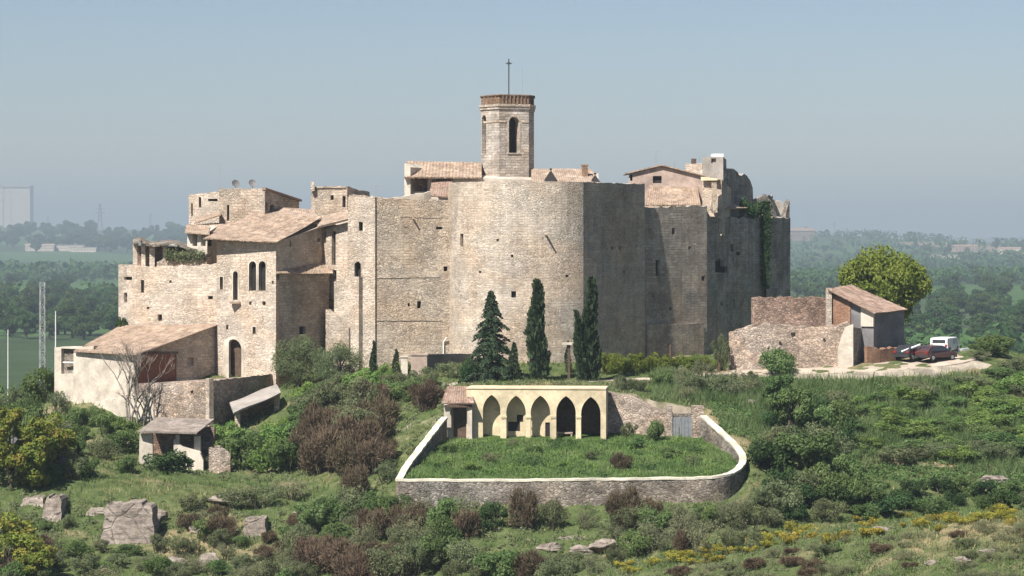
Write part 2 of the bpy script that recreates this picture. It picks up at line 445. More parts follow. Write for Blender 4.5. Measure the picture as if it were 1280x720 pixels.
terr = np_mesh('terrain', np.stack([gx.ravel(), gy.ravel(), gzv], -1), fq, True)

def terrain_mat():
    t = NT('hillside_and_valley_ground'); p = t.pos()
    sx = t.n('ShaderNodeSeparateXYZ'); t.set(sx.inputs[0], p)
    n1 = t.noise(p, .11, 5, .62, .5); n2 = t.noise(p, .9, 5, .65); n3 = t.noise(p, 6.0, 3, .7)
    grass = t.ramp(n2, [(.3, (.045, .060, .022)), (.5, (.075, .098, .036)), (.7, (.125, .135, .06))])
    dry = t.ramp(n3, [(.3, (.17, .135, .075)), (.7, (.27, .22, .13))])
    nearc = t.mix(t.ramp(n1, [(.54, 0.0), (.64, 1.0)]), grass, dry)
    # steep banks show earth and rock
    ge = t.n('ShaderNodeNewGeometry'); sn = t.n('ShaderNodeSeparateXYZ'); t.set(sn.inputs[0], ge.outputs['Normal'])
    rock = t.ramp(n2, [(.3, (.16, .13, .10)), (.7, (.30, .25, .19))])
    steep = t.math('SUBTRACT', sn.outputs[2], t.math('MULTIPLY', t.math('SUBTRACT', n2, .5), .25))
    nearc = t.mix(t.ramp(steep, [(.74, 1.0), (.86, 0.0)]), nearc, rock)
    # valley: fields in strips
    fv = t.vadd(t.vadd(p, (.0042, .0021, 0), 'MULTIPLY'), (3.3, 1.7, 0))
    vo = t.n('ShaderNodeTexVoronoi', i_Scale=1.0, distance='MANHATTAN'); t.set(vo.inputs['Vector'], fv)
    sc = t.n('ShaderNodeSeparateColor'); t.set(sc.inputs[0], vo.outputs['Color'])
    field = t.ramp(sc.outputs[0], [(0, (.04, .062, .028)), (.3, (.055, .10, .035)), (.5, (.07, .12, .045)), (.68, (.055, .078, .038)), (.80, (.20, .16, .11)), (.92, (.045, .07, .03)), (1, (.27, .21, .16))], 'CONSTANT')
    field = t.mix(1.0, field, t.ramp(t.noise(p, .05, 5, .6), [(.3, .75), (.7, 1.15)]), 'MULTIPLY')
    d = t.ramp(t.math('DIVIDE', sx.outputs[1], 1000.0), [(.30, 0.0), (.46, 1.0)])
    col = t.mix(d, nearc, field)
    return t.finish(col, .95, t.math('ADD', n2, t.math('MULTIPLY', n3, .5)), .15, .7, spec=.05)
tag(link('terrain', terr, None, terrain_mat()), kind='structure')

# the burial ground: its own sheet, closed below
mb = MB()
g = []
cp = [Vector((x, y, 0)) for x, y in CEM]
for y in np.arange(195.4, 219.0, .9):
    xs = []
    for i in range(len(CEM)):
        (x1, y1), (x2, y2) = CEM[i], CEM[(i+1) % len(CEM)]
        if (y1 > y) != (y2 > y): xs.append(x1+(y-y1)*(x2-x1)/(y2-y1))
    if len(xs) >= 2: g.append([(min(xs)+(max(xs)-min(xs))*k/28, y) for k in range(29)])
def cz(x, y): return float(cem_z(y))+.10*math.sin(x*1.3+y)*math.sin(y*1.1-x*.3)
for r0, r1 in zip(g[:-1], g[1:]):
    for k in range(28):
        q = [r0[k], r0[k+1], r1[k+1], r1[k]]
        mb.face([(x, y, cz(x, y)) for x, y in q])
mb.smooth = True
tg = NT('burial_ground_turf'); pp_ = tg.pos()
turf = tg.finish(tg.ramp(tg.noise(pp_, .8, 5, .65), [(.3, (.028, .052, .014)), (.55, (.05, .085, .022)), (.75, (.085, .11, .035))]), .95, tg.noise(pp_, 5, 4, .7), .1, .8, spec=.05)
tag(mb.build('burial_ground_turf', turf, None), kind='structure')

# road up to the houses on the right, and the path along the castle foot
def ribbon(name, line, w, mat, lift=.05, th=.25, sub=2.0):
    pts = []
    for a, b in zip(line[:-1], line[1:]):
        L = math.hypot(b[0]-a[0], b[1]-a[1]); k = max(1, int(L/sub))
        pts += [(a[0]+(b[0]-a[0])*i/k, a[1]+(b[1]-a[1])*i/k) for i in range(k)]
    pts.append(line[-1]); n = len(pts); rows = []
    for i in range(n):
        a, b = pts[max(0, i-1)], pts[min(n-1, i+1)]
        d = Vector((b[0]-a[0], b[1]-a[1])).normalized(); q = Vector((-d.y, d.x)); ww = w*(1+.12*math.sin(i*1.7))
        l = (pts[i][0]-q.x*ww/2, pts[i][1]-q.y*ww/2); r = (pts[i][0]+q.x*ww/2, pts[i][1]+q.y*ww/2)
        rows.append((Vector((*l, gz(*l)+.09)), Vector((*r, gz(*r)+.09))))
    for _ in range(2):
        for e in (0, 1):
            zz = [r[e].z for r in rows]
            for i in range(1, n-1): rows[i][e].z = max((zz[i-1]+zz[i]+zz[i+1])/3, zz[i]-.04)
    m = MB(); dz = Vector((0, 0, th))
    for i in range(n-1):
        (a, b), (c, d) = rows[i], rows[i+1]
        m.face([a, b, d, c]); m.face([a-dz, b-dz, d-dz, c-dz]); m.face([a-dz, a, c, c-dz]); m.face([b-dz, b, d, d-dz])
    m.face([rows[0][0]-dz, rows[0][1]-dz, rows[0][1], rows[0][0]]); m.face([rows[-1][0]-dz, rows[-1][1]-dz, rows[-1][1], rows[-1][0]])
    return tag(m.build(name, mat, None), kind='structure')
M['track'] = plaster('pale_gravel_track', (.47, .39, .31), stain=.3)
M['verge'] = plaster('stony_verge', (.42, .36, .28), stain=.5)
M['earth'] = plaster('tan_earth', (.30, .22, .14), stain=.35)
ROAD = [pl(905, 239), pl(985, 237.5), pl(1060, 237.6), pl(1120, 240), pl(1180, 243.5), pl(1222, 248)]
ribbon('road', ROAD, 4.2, M['track'])
def verge(name, line, w0, w1, mat):
    m = MB(); pts = []
    for a, b in zip(line[:-1], line[1:]):
        k = max(1, int(math.hypot(b[0]-a[0], b[1]-a[1])/1.2)); pts += [(a[0]+(b[0]-a[0])*i/k, a[1]+(b[1]-a[1])*i/k) for i in range(k)]
    rows = []; n = len(pts)
    for i in range(n):
        a, b = pts[max(0, i-1)], pts[min(n-1, i+1)]; d = Vector((b[0]-a[0], b[1]-a[1])).normalized(); q = Vector((d.y, -d.x)); e = w1+.5*math.sin(i*.9)+.3*math.sin(i*2.3)
        row = []
        for k in range(5):
            u = w0+(e-w0)*k/4; x, y = pts[i][0]+q.x*u, pts[i][1]+q.y*u; row.append(Vector((x, y, gz(x, y)+(.16 if 0 < k < 4 else (.04 if k == 0 else -.1)))))
        rows.append(row)
    for i in range(n-1):
        for k in range(4): m.face([rows[i][k], rows[i+1][k], rows[i+1][k+1], rows[i][k+1]])
    m.smooth = True
    return tag(m.build(name, mat, None), kind='structure')
verge('gravel_verge', ROAD[1:-1]+[(ROAD[-2][0]*.4+ROAD[-1][0]*.6, ROAD[-2][1]*.4+ROAD[-1][1]*.6)], 1.9, 4.4, M['verge'])
ribbon('path', [pl(520, 231), pl(585, 230), pl(700, 230.5), pl(800, 233), pl(900, 238)], 1.6, M['track'])
ribbon('dirt_path', [pl(1085, 213.5), pl(1150, 213), pl(1230, 213), pl(1300, 213.5)], 1.1, M['earth'])

# ---------------------------------------------------------------- camera, light, air
cd = bpy.data.cameras.new('camera'); cam = bpy.data.objects.new('camera', cd); COL.objects.link(cam)
cam.location = (0, 0, ZC); cam.rotation_euler = (math.pi/2, 0, 0)
cd.sensor_width = 36; cd.lens = F/1280*36; cd.shift_y = (HY-360)/1280.0
cd.clip_start = 1; cd.clip_end = 60000
scene.camera = cam
TOSUN = Vector((-.72, -1.0, 1.52)).normalized()
ELEV = math.asin(TOSUN.z); AZ = math.atan2(TOSUN.x, TOSUN.y)
sd = bpy.data.lights.new('sun', 'SUN'); sun = bpy.data.objects.new('sun', sd); COL.objects.link(sun)
sd.energy = 4.5; sd.angle = math.radians(.5); sd.color = (1.0, .955, .885)
sun.rotation_euler = (-TOSUN).to_track_quat('-Z', 'Y').to_euler(); sun.location = (-60, 120, 120)
w = bpy.data.worlds.new('World'); scene.world = w; w.use_nodes = True
nt = w.node_tree; bg = nt.nodes['Background']
sky = nt.nodes.new('ShaderNodeTexSky'); sky.sky_type = 'NISHITA'; sky.sun_disc = False
sky.sun_elevation = ELEV; sky.sun_rotation = AZ % (2*math.pi); sky.altitude = 300
sky.air_density = 1.08; sky.dust_density = .3; sky.ozone_density = 5.0
tint = nt.nodes.new('ShaderNodeMix'); tint.data_type = 'RGBA'; tint.blend_type = 'MULTIPLY'; tint.inputs[0].default_value = 1; tint.inputs[7].default_value = (1.05, .965, .98, 1)   # white balance of the daylight
nt.links.new(sky.outputs[0], tint.inputs[6]); nt.links.new(tint.outputs[2], bg.inputs['Color']); bg.inputs['Strength'].default_value = .0445
scene.view_settings.view_transform = 'Standard'; scene.view_settings.look = 'None'
scene.view_settings.gamma = 1; scene.view_settings.exposure = 1.12; scene.view_settings.use_curve_mapping = False
scene.cycles.use_denoising = True; scene.cycles.denoiser = 'OPENIMAGEDENOISE'
scene.cycles.max_bounces = 5; scene.cycles.diffuse_bounces = 3; scene.cycles.volume_bounces = 0; scene.cycles.transparent_max_bounces = 6
scene.cycles.use_adaptive_sampling = True; scene.cycles.adaptive_threshold = .02

HAZE = 1.95e-4
mb = MB(); mb.box((0, 8600, 87), (26000, 18000, 246))
hz = NT('haze'); pv = hz.n('ShaderNodeVolumePrincipled', i_Color=(.455, .55, .625), i_Density=HAZE, i_Anisotropy=0.0)
ho = hz.n('ShaderNodeOutputMaterial'); hz.t.links.new(pv.outputs[0], ho.inputs['Volume'])
tag(mb.build('haze', hz.m, None), kind='stuff')

# ---------------------------------------------------------------- buildings
CUT = {}
def on_line(A, B, px):
    """point of plan line A-B seen in photo column px"""
    k = (px-CX)/F; dx, dy = B[0]-A[0], B[1]-A[1]
    t = (k*A[1]-A[0])/(dx-k*dy); return (A[0]+dx*t, A[1]+dy*t)
def profile(w, h, arch):
    if arch == 'round': a = [(w/2*math.cos(math.pi*k/8), h/2-w/2+w/2*math.sin(math.pi*k/8)) for k in range(9)]
    elif arch == 'point':
        R = w*1.02; hh = math.sqrt(R*R-(R-w/2)**2); zs = h/2-hh; am = math.acos((R-w/2)/R)
        a = [(-w/2+w-R+R*math.cos(am*k/6), zs+R*math.sin(am*k/6)) for k in range(7)]
        a += [(-x, z) for x, z in reversed(a[:-1])]
    else: a = [(w/2, h/2), (-w/2, h/2)]
    return a+[(-w/2, -h/2), (w/2, -h/2)]
def extrude(m, pr, c, t, n, d0, d1):
    f0 = [(c.x+t[0]*x+n[0]*d0, c.y+t[1]*x+n[1]*d0, c.z+z) for x, z in pr]
    f1 = [(c.x+t[0]*x+n[0]*d1, c.y+t[1]*x+n[1]*d1, c.z+z) for x, z in pr]
    m.face(f0); m.face(f1)
    for i in range(len(pr)):
        j = (i+1) % len(pr); m.face([f0[i], f0[j], f1[j], f1[i]])
def opening(host, A, B, px, py, wpx, hpx, arch=None, depth=.42, name='window', mat='dark', panel=True, lintel=None, sill=False, label=None):
    """cut a recess in the wall face A-B and hang a panel at its back"""
    q = on_line(A, B, px); t = Vector((B[0]-A[0], B[1]-A[1])).normalized(); n = Vector((-t.y, t.x))
    if n.x*q[0]+n.y*q[1] > 0: n = -n
    fs = abs(t.x-q[0]/q[1]*t.y); wm = wpx/F*q[1]/max(fs, .15); hm = hpx/F*q[1]
    c = Vector((q[0], q[1], Z(py, q[1])))
    pr = profile(wm, hm, arch)
    m = CUT.setdefault(host, []); k = MB(); extrude(k, pr, c, t, n, .6, -depth); m.append(k)
    parent = host
    if panel:
        k = MB(); extrude(k, [(x*1.04, z*1.03) for x, z in pr], c, t, n, -depth+.10, -depth-.06)
        o = k.build(name, M[mat], parent)
        if label: o['label'] = label
    if lintel:
        k = MB(); extrude(k, profile(wm*1.5, .16, None), c+Vector((0, 0, hm/2+.085)), t, n, .035, -.2); k.build('lintel', M[lintel], parent)
    if sill:
        k = MB(); extrude(k, profile(wm*1.3, .12, None), c-Vector((0, 0, hm/2+.065)), t, n, .09, -.2); k.build('sill', M['stone_light'], parent)
    return c, t, n, wm, hm
def surround(parent, info, arch, wd=.17, mat='stone_light'):
    """dressed stone frame standing a little proud round an opening"""
    c, t, n, w, h = info; a = profile(w, h, arch); a = [a[-1]]+a[:-1] if arch else [a[3], a[0], a[1], a[2]]
    k = MB(); out = []
    for x, z in a:
        if arch and z > h/2-w/2+1e-6:
            dx, dz = x, z-(h/2-w/2); L = math.hypot(dx, dz); out.append((x+dx/L*wd, z+dz/L*wd))
        else: out.append((x+(wd if x > 0 else -wd), z+(wd if (not arch and z > 0) else 0)))
    def q(p, d): return (c.x+t[0]*p[0]+n[0]*d, c.y+t[1]*p[0]+n[1]*d, c.z+p[1])
    for i in range(len(a)-1):
        k.face([q(a[i], .045), q(a[i+1], .045), q(out[i+1], .045), q(out[i], .045)]); k.face([q(a[i], -.12), q(a[i+1], -.12), q(out[i+1], -.12), q(out[i], -.12)])
        k.face([q(out[i], .045), q(out[i+1], .045), q(out[i+1], -.12), q(out[i], -.12)]); k.face([q(a[i], .045), q(a[i+1], .045), q(a[i+1], -.12), q(a[i], -.12)])
    for i in (0, len(a)-1): k.face([q(a[i], .045), q(out[i], .045), q(out[i], -.12), q(a[i], -.12)])
    return k.build('stone_frame', M[mat], parent)
def carve(host, mesh_obj=None):
    """apply every recess of a thing to its wall mesh"""
    o = mesh_obj or host; cs = CUT.pop(host, [])
    for k in cs:
        co = bpy.data.objects.new('cutter', k.mesh('cutter')); COL.objects.link(co)
        mo = o.modifiers.new('b', 'BOOLEAN'); mo.operation = 'DIFFERENCE'; mo.object = co; mo.solver = 'EXACT'
        dg = bpy.context.evaluated_depsgraph_get(); me = bpy.data.meshes.new_from_object(o.evaluated_get(dg))
        o.modifiers.clear(); old = o.data; o.data = me; bpy.data.meshes.remove(old)
        cm = co.data; bpy.data.objects.remove(co); bpy.data.meshes.remove(cm)
def building(name, mat, plan, zb, tops, label, cat, jag=None, amp=.12, group=None, step=.5):
    """a building: its walls are the thing's own mesh; windows, roofs ... are children"""
    if not isinstance(tops, (list, tuple)): tops = [tops]*len(plan)
    if jag: plan, tops = jagplan(plan, list(tops), jag, step, amp)
    o = MB().prism(plan, zb, tops).build(name, M[mat])
    return tag(o, label, cat, group)

# 1. square keep: a lit left face, a duller right face
kA, kB, kC = pl(436, 247.0), pl(470, 246), pl(566, 247.9)
keep = building('square_tower', 'stone_brown', [kA, kB, kC, (kC[0]+.5, 257), (kA[0]+.5, 257)], -3,
    [Z(247, 247), Z(247, 246), Z(250, 248), Z(250, 250), Z(247, 247)], 'square stone tower with a pale narrow face and a wide brownish face', 'tower', jag=(0, 1), amp=.12)
# the dressed pale face of the keep as a masonry skin
m = MB(); fA, fB = pl(421.5, 247.1), pl(455, 245.55)
m2 = MB()
def skin(A, B, zb, z0, z1, th=.22, k=10, amp=.12, mat='stone_light', parent=None, name='dressed_face'):
    t = Vector((B[0]-A[0], B[1]-A[1])); n = Vector((-t.y, t.x)).normalized()
    if n.dot(Vector(A)) > 0: n = -n
    pts = [(A[0]+t.x*i/k+n.x*th, A[1]+t.y*i/k+n.y*th, z0+(z1-z0)*i/k+(random.uniform(-amp, amp) if 0 < i < k else 0)) for i in range(k+1)]
    mm = MB(); mm.strip(pts, zb, th+.25); return mm.build(name, M[mat], parent)
face = skin(kA, kB, -3, Z(246.5, 247), Z(246.5, 246), parent=keep)
lower = skin(pl(422, 248.2), pl(453, 246.2), -3, Z(352, 248), Z(346, 246), th=.5, parent=keep, name='battered_foot')
n_ = Vector((kB[1]-kA[1], -(kB[0]-kA[0])))
for args in [(451, 283, 5, 11, None), (447, 339, 8, 24, 'round')]:
    opening(keep, (kA[0]-.03, kA[1]-.22), (kB[0]-.03, kB[1]-.22), args[0], args[1], args[2], args[3], args[4], depth=.62, panel=False)
cs = CUT[keep]; cs2 = list(cs); carve(keep, face); CUT[keep] = cs2
for args in [(451, 283, 5, 11, None), (447, 339, 8, 24, 'round')]:
    q = on_line(kA, kB, args[0]); k = MB(); t = Vector((kB[0]-kA[0], kB[1]-kA[1])).normalized(); nn = Vector((t.y, -t.x))
    extrude(k, profile(args[2]/F*247*1.1, args[3]/F*247*1.04, args[4]), Vector((q[0], q[1], Z(args[1], q[1]))), t, nn, -.30, -.44); k.build('window', M['dark'], keep)
for px, py, wp, hp in [(524, 381, 5, 9), (557, 336, 5, 6), (549, 285, 8, 3), (511, 381, 3, 4)]:
    opening(keep, kB, kC, px, py, wp, hp)
carve(keep)
t = Vector((kC[0]-kB[0], kC[1]-kB[1])).normalized(); nk = Vector((t.y, -t.x))
def ledge(parent, A, B, px0, px1, py0, py1, h, proj, name='ledge', mat='stone_light'):
    a, b = on_line(A, B, px0), on_line(A, B, px1); n = Vector((B[1]-A[1], -(B[0]-A[0]))).normalized()
    if n.x*a[0]+n.y*a[1] > 0: n = -n
    mm = MB(); za, zb_ = Z(py0, a[1]), Z(py1, b[1])
    k = max(2, int(math.hypot(b[0]-a[0], b[1]-a[1])/.5)); P_ = [(a[0]+(b[0]-a[0])*i/k, a[1]+(b[1]-a[1])*i/k, za+(zb_-za)*i/k+random.uniform(-.03, .03)) for i in range(k+1)]
    lo = [Vector((p[0], p[1], p[2]-h)) for p in P_]
    for i in range(k):
        p, q = Vector(P_[i]), Vector(P_[i+1]); pn, qn = p+Vector((n.x, n.y, 0))*proj, q+Vector((n.x, n.y, 0))*proj
        pi, qi = p-Vector((n.x, n.y, 0))*.15, q-Vector((n.x, n.y, 0))*.15
        d = Vector((0, 0, -h))
        mm.face([pn, qn, qn+d, pn+d]); mm.face([pi, qi, qn, pn]); mm.face([pi+d, qi+d, qn+d, pn+d]); mm.face([pi, qi, qi+d, pi+d])
        if i == 0: mm.face([pi, pn, pn+d, pi+d])
        if i == k-1: mm.face([qi, qn, qn+d, qi+d])
    return mm.build(name, M[mat], parent)
ledge(keep, kB, kC, 471, 549, 345, 344, .2, .05)
ledge(keep, kB, kC, 500, 560, 270, 271, .12, .04, mat='stone_brown')
ledge(keep, kB, kC, 471, 553, 399, 399, .14, .05, mat='stone_brown')
a = on_line(kB, kC, 516)
def spout(parent, q, n, L=.6, name='waterspout', r=.1):
    mm = MB(); mm.tube([q-n*.2, q+n*L], [r, r*.8], 6); return mm.build(name, M['stone_light'], parent)
spout(keep, Vector((*a, Z(273, a[1]))), Vector((nk.x, nk.y, -.05)), .55)
mm = MB(); q = on_line(kB, kC, 554); mm.tube([Vector((q[0]+nk.x*.1, q[1]+nk.y*.1, z)) for z in (Z(445, 249), Z(427, 249))]+[Vector((q[0]+.35, q[1]+nk.y*.1-.05, Z(421, 249)))], .07, 6); mm.build('drainpipe', M['whitepaint'], keep)

# 2. the great round tower with its straight shaded flank
cx_, cy_, R_ = X(658, 249.5), 249.5, 98.0/F*249.5
def ang(a): return (cx_+R_*math.sin(a), cy_-R_*math.cos(a))
arc = [ang(math.radians(d)) for d in range(-100, 46, 5)]
rE = pl(806, 254.0)
plan = [(arc[0][0]+2, 258)]+arc+[rE, (rE[0]-.5, 263)]
zt_ = Z(227, 243)
tops = [zt_]+[zt_]*len(arc)+[Z(230, 255), Z(230, 255)]
p2, t2 = jagplan(plan, tops, tuple(range(1, len(plan)-2)), .4, .07)
rt = tag(MB().prism(p2, -3, t2).build('round_tower', M['stone_round']), 'great round tower of pale ashlar with a straight shaded flank on its right side', 'tower')
def on_arc(px):
    best = min(np.linspace(-1.7, .785, 1200), key=lambda a: abs(CX+F*ang(a)[0]/ang(a)[1]-px)); return best
def arc_open(px, py, wp, hp, arch=None, depth=.4):
    a = on_arc(px); p0, p1 = ang(a-.02), ang(a+.02); opening(rt, p0, p1, px, py, wp, hp, arch, depth)
for z in [(577, 300, 4, 16), (642, 368, 6, 8), (709, 345, 4, 3), (622, 300, 3, 3), (600, 340, 3, 3), (640, 320, 3, 3)]: arc_open(*z)
fA_, fB_ = arc[-1], rE
for z in [(765, 310, 3, 4), (775, 310, 3, 4), (780, 340, 3, 3)]: opening(rt, fA_, fB_, *z)
carve(rt)
for px, py, L in [(682, 293, .8), (667, 356, .35)]:
    a = on_arc(px); q = ang(a); spout(rt, Vector((*q, Z(py, q[1]))), Vector((math.sin(a), -math.cos(a), -.03)), L, r=.12)
# stone rubbish and sill near the tower foot
# 3. curtain walls to the right, in shade
cA, cB = (rE[0]-.02, rE[1]+.5), pl(884, 261.6)
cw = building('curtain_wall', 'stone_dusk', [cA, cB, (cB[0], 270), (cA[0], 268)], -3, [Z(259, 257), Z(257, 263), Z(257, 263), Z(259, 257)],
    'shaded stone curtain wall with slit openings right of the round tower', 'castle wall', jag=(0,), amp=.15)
for z in [(822, 335, 5, 20), (804, 336, 3, 14), (800, 307, 10, 3), (794, 316, 3, 16), (842, 289, 4, 8), (879, 348, 4, 6), (795, 370, 2, 10), (862, 310, 3, 4), (838, 386, 3, 4), (817, 369, 3, 5)]:
    opening(cw, cA, cB, *z)
carve(cw); ledge(cw, cA, cB, 807, 878, 405, 404, 4.0, .22, name='battered_foot', mat='stone_dusk')
dA, dB = (cB[0]-.02, cB[1]+.3), pl(957, 274)
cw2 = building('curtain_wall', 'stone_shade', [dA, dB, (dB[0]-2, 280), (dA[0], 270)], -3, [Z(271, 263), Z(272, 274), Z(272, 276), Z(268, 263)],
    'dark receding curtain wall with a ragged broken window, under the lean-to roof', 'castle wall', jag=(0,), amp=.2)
for z in [(899, 333, 10, 15), (915, 310, 4, 9), (923, 317, 5, 4), (899, 328, 4, 10), (905, 337, 9, 8), (902, 380, 3, 5), (918, 380, 2, 12)]: opening(cw2, dA, dB, *z)
carve(cw2)
eA, eB = pl(958, 273), pl(988, 277.5)
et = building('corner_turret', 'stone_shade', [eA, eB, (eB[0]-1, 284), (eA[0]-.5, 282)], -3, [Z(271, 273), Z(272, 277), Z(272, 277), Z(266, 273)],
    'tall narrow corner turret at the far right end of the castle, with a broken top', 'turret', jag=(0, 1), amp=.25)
mm = MB(); mm.strip([(eA[0]-.6, eA[1]+1.5, Z(246, 275)), (eA[0]+.2, eA[1]+1.7, Z(243, 275)), (eA[0]+.9, eA[1]+2, Z(256, 275)), (eA[0]+1.3, eA[1]+2.2, Z(270, 275))], Z(275, 275), .7, jag=.1, step=.3); mm.build('broken_wall_stub', M['rubble_grey'], et)
mm = MB(); mm.strip([(eB[0]-.55, eB[1]-.2, Z(270, 277)), (eB[0]-.28, eB[1]+.1, Z(258, 277)), (eB[0]-.05, eB[1]+.3, Z(249, 277))], Z(275, 277), .6, jag=.05, step=.2); mm.build('broken_wall_stub', M['rubble_grey'], et)
mm = MB(); mm.strip([(eA[0]+.2, 281.2, Z(256, 281)), (eA[0]+1.3, 281, Z(249, 281)), (eB[0]-.4, 281.3, Z(252, 281))], Z(275, 277), .6, jag=.1, step=.3); mm.build('inner_wall', M['plaster'], et)

# 4. gatehouse with the broad tiled roof
gA, gB, gC = pl(271, 246.4), pl(345, 243.0), pl(419, 252.8)
gt = building('gatehouse', 'stone_light', [gA, gB, gC, (gC[0]-5, 258), (gA[0]+3.5, 258)], -4, [Z(301, 246), Z(303, 243), Z(277, 252), Z(270, 256), Z(270, 256)],
    'pale gatehouse with an arched doorway and twin arched windows under a broad tiled roof', 'gatehouse')
for px, py, wp, hp, ar in [(316, 345, 9, 37, 'round'), (328, 345, 9, 37, 'round'), (294.5, 357, 6, 36, 'round'), (277, 354, 4, 16, None), (330, 379, 4, 5, None), (313, 379, 3, 4, None), (318, 413, 4, 9, None), (341, 353, 2, 4, None), (284, 409, 3, 6, None)]:
    i_ = opening(gt, gA, gB, px, py, wp, hp, ar, depth=.5)
    if ar or hp > 8: surround(gt, i_, ar, .12 if ar else .1, 'plaster')
surround(gt, opening(gt, gA, gB, 292, 448, 20, 48, 'round', depth=.7, name='door', mat='wood'), 'round', .28, 'plaster')
for px, py, wp, hp in [(378, 413, 8, 10), (399, 300, 4, 5), (363, 305, 2, 8)]: opening(gt, gB, gC, px, py, wp, hp)
carve(gt)
mm = MB()
ea, eb = P(254, 298.5, 245.6), P(346.5, 302.5, 242.2); ec = P(402, 271.5, 251.6); ed = P(312, 267, 255)
mm.tiles(ea, eb, ec, ed, sag=.10, rag=.06); mm.build('roof', M['tile'], gt)
mm = MB()   # upper slope up to the houses
mm.tiles(P(318, 271, 254), P(398, 271.5, 252), P(392, 262, 257), P(338, 259, 259), sag=.1); mm.build('roof', M['tile_pale'], gt)
# bracket under the oriel left of the twin windows
mm = MB(); q = on_line(gA, gB, 294.5); mm.box((q[0]-.05, q[1]-.25, Z(378, q[1])), (.95, .55, .22)); mm.build('bracket', M['stone_light'], gt)
mm = MB(); q = on_line(gA, gB, 282); mm.strip([(q[0]-.1, q[1]-.35, Z(424, q[1])), (q[0]+.35, q[1]-.5, Z(427, q[1]))], Z(472, q[1])-1, .45); mm.build('door_jamb', M['plaster'], gt)
# projecting lower block with the pent tiles on the shaded side
hA, hB = pl(349, 243.1), pl(411, 249.3)
lb = building('gatehouse_annex', 'stone', [hA, hB, (hB[0]+.3, hB[1]+3.5), (hA[0]+.2, hA[1]+3)], -3, [Z(342, 243), Z(342, 249), Z(335, 251), Z(335, 247)],
    'shaded annex with a small barred window below a narrow tiled pent roof', 'annex')
opening(lb, hA, hB, 378, 413, 8, 10, sill=True)
carve(lb)
mm = MB(); mm.tiles(P(345, 342, 242.6), P(416, 342, 249), P(412, 327, 251.6), P(345, 327, 244.8), sag=.05); mm.build('pent_roof', M['tile'], lb)
# recessed wall between gatehouse and keep, with slit windows
iA, iB = pl(404, 250.6), pl(437, 248.2)
rw = building('recessed_house', 'stone_light', [iA, iB, (iB[0]+.5, 256), (iA[0]+1, 256)], -3, [Z(287, 251), Z(278, 248), Z(272, 252), Z(275, 253)],
    'recessed pale house with two tall slit windows between gatehouse and square tower', 'house')
for px, py, wp, hp in [(417, 310, 5, 42), (418, 343, 5, 11), (406, 297, 3, 14)]: opening(rw, iA, iB, px, py, wp, hp, depth=.45)
carve(rw)
mm = MB(); mm.tiles(P(397, 284, 249.9), P(440, 272, 246.9), P(440, 262, 251), P(398, 271, 253), th=.2); mm.build('roof', M['tile_pale'], rw)
mm = MB(); q = on_line(iA, iB, 413); mm.box((q[0]-.1, q[1]-.3, Z(379, q[1])), (1.3, .6, .75)); mm.build('blocked_balcony', M['wood'], rw)
mm = MB(); mm.strip([(*pl(407, 248), Z(386, 248)), (*pl(425, 247), Z(396, 247)), (*pl(436, 246.3), Z(410, 246.3))], -2, .8, jag=.12, step=.4); mm.build('rubble_buttress', M['stone'], rw)

# 5. upper houses
def house(plan, tops, label, mat='stone', cat='house', name='stone_house', zb=4, jag=None, amp=.08): return building(name, mat, plan, zb, tops, label, cat, jag=jag, amp=amp)
bA, bB, bC = pl(274, 257), pl(331, 255.5), pl(374, 264)
b1 = house([bA, bB, bC, (bA[0]+1, 266)], [Z(235, 257), Z(236, 255.5), Z(251, 264), Z(250, 266)], 'square upper house with a pale front, a slit and a shaded right side', jag=(0,))
for z in [(285, 266, 3, 20)]: opening(b1, bA, bB, *z)
for z in [(340, 262, 5, 12), (333, 258, 3, 10)]: opening(b1, bB, bC, *z)
carve(b1)
mm = MB(); mm.strip([(bB[0]+.1, bB[1]-.15, Z(234.5, 255.5)), (bC[0]+.3, bC[1]-.2, Z(249.5, 264))], 15.0, .4)
for f in mm.f: f[0][:] = [(x, y, max(z, Z(234.5, 255.5)+(Z(249.5, 264)-Z(234.5, 255.5))*(y-bB[1])/(bC[1]-bB[1])-.22)) for x, y, z in f[0]]
mm.build('roof_edge', M['tile_red'], b1)
cA2, cB2 = pl(236, 261), pl(275, 259)
b2 = house([cA2, cB2, (cB2[0]+.5, 266), (cA2[0]+.8, 266)], [Z(243, 261), Z(239, 259), Z(239, 266), Z(243, 266)], 'small pale upper house at the left end of the roofs, with slit windows', 'stone_light', jag=(0,))
for z in [(250, 253, 3, 13), (240, 262, 2, 16), (266, 250, 12, 3)]: opening(b2, cA2, cB2, *z)
carve(b2)
mm = MB(); mm.tiles(P(236, 290, 252), P(285, 290, 251.5), P(292, 278, 256), P(240, 281, 257)); mm.build('pent_roof', M['tile_pale'], b2)
mm = MB(); mm.tiles(P(243, 279, 256), P(276, 268, 255), P(276, 264, 258), P(246, 272, 258.5)); mm.build('pent_roof', M['tile'], b2)
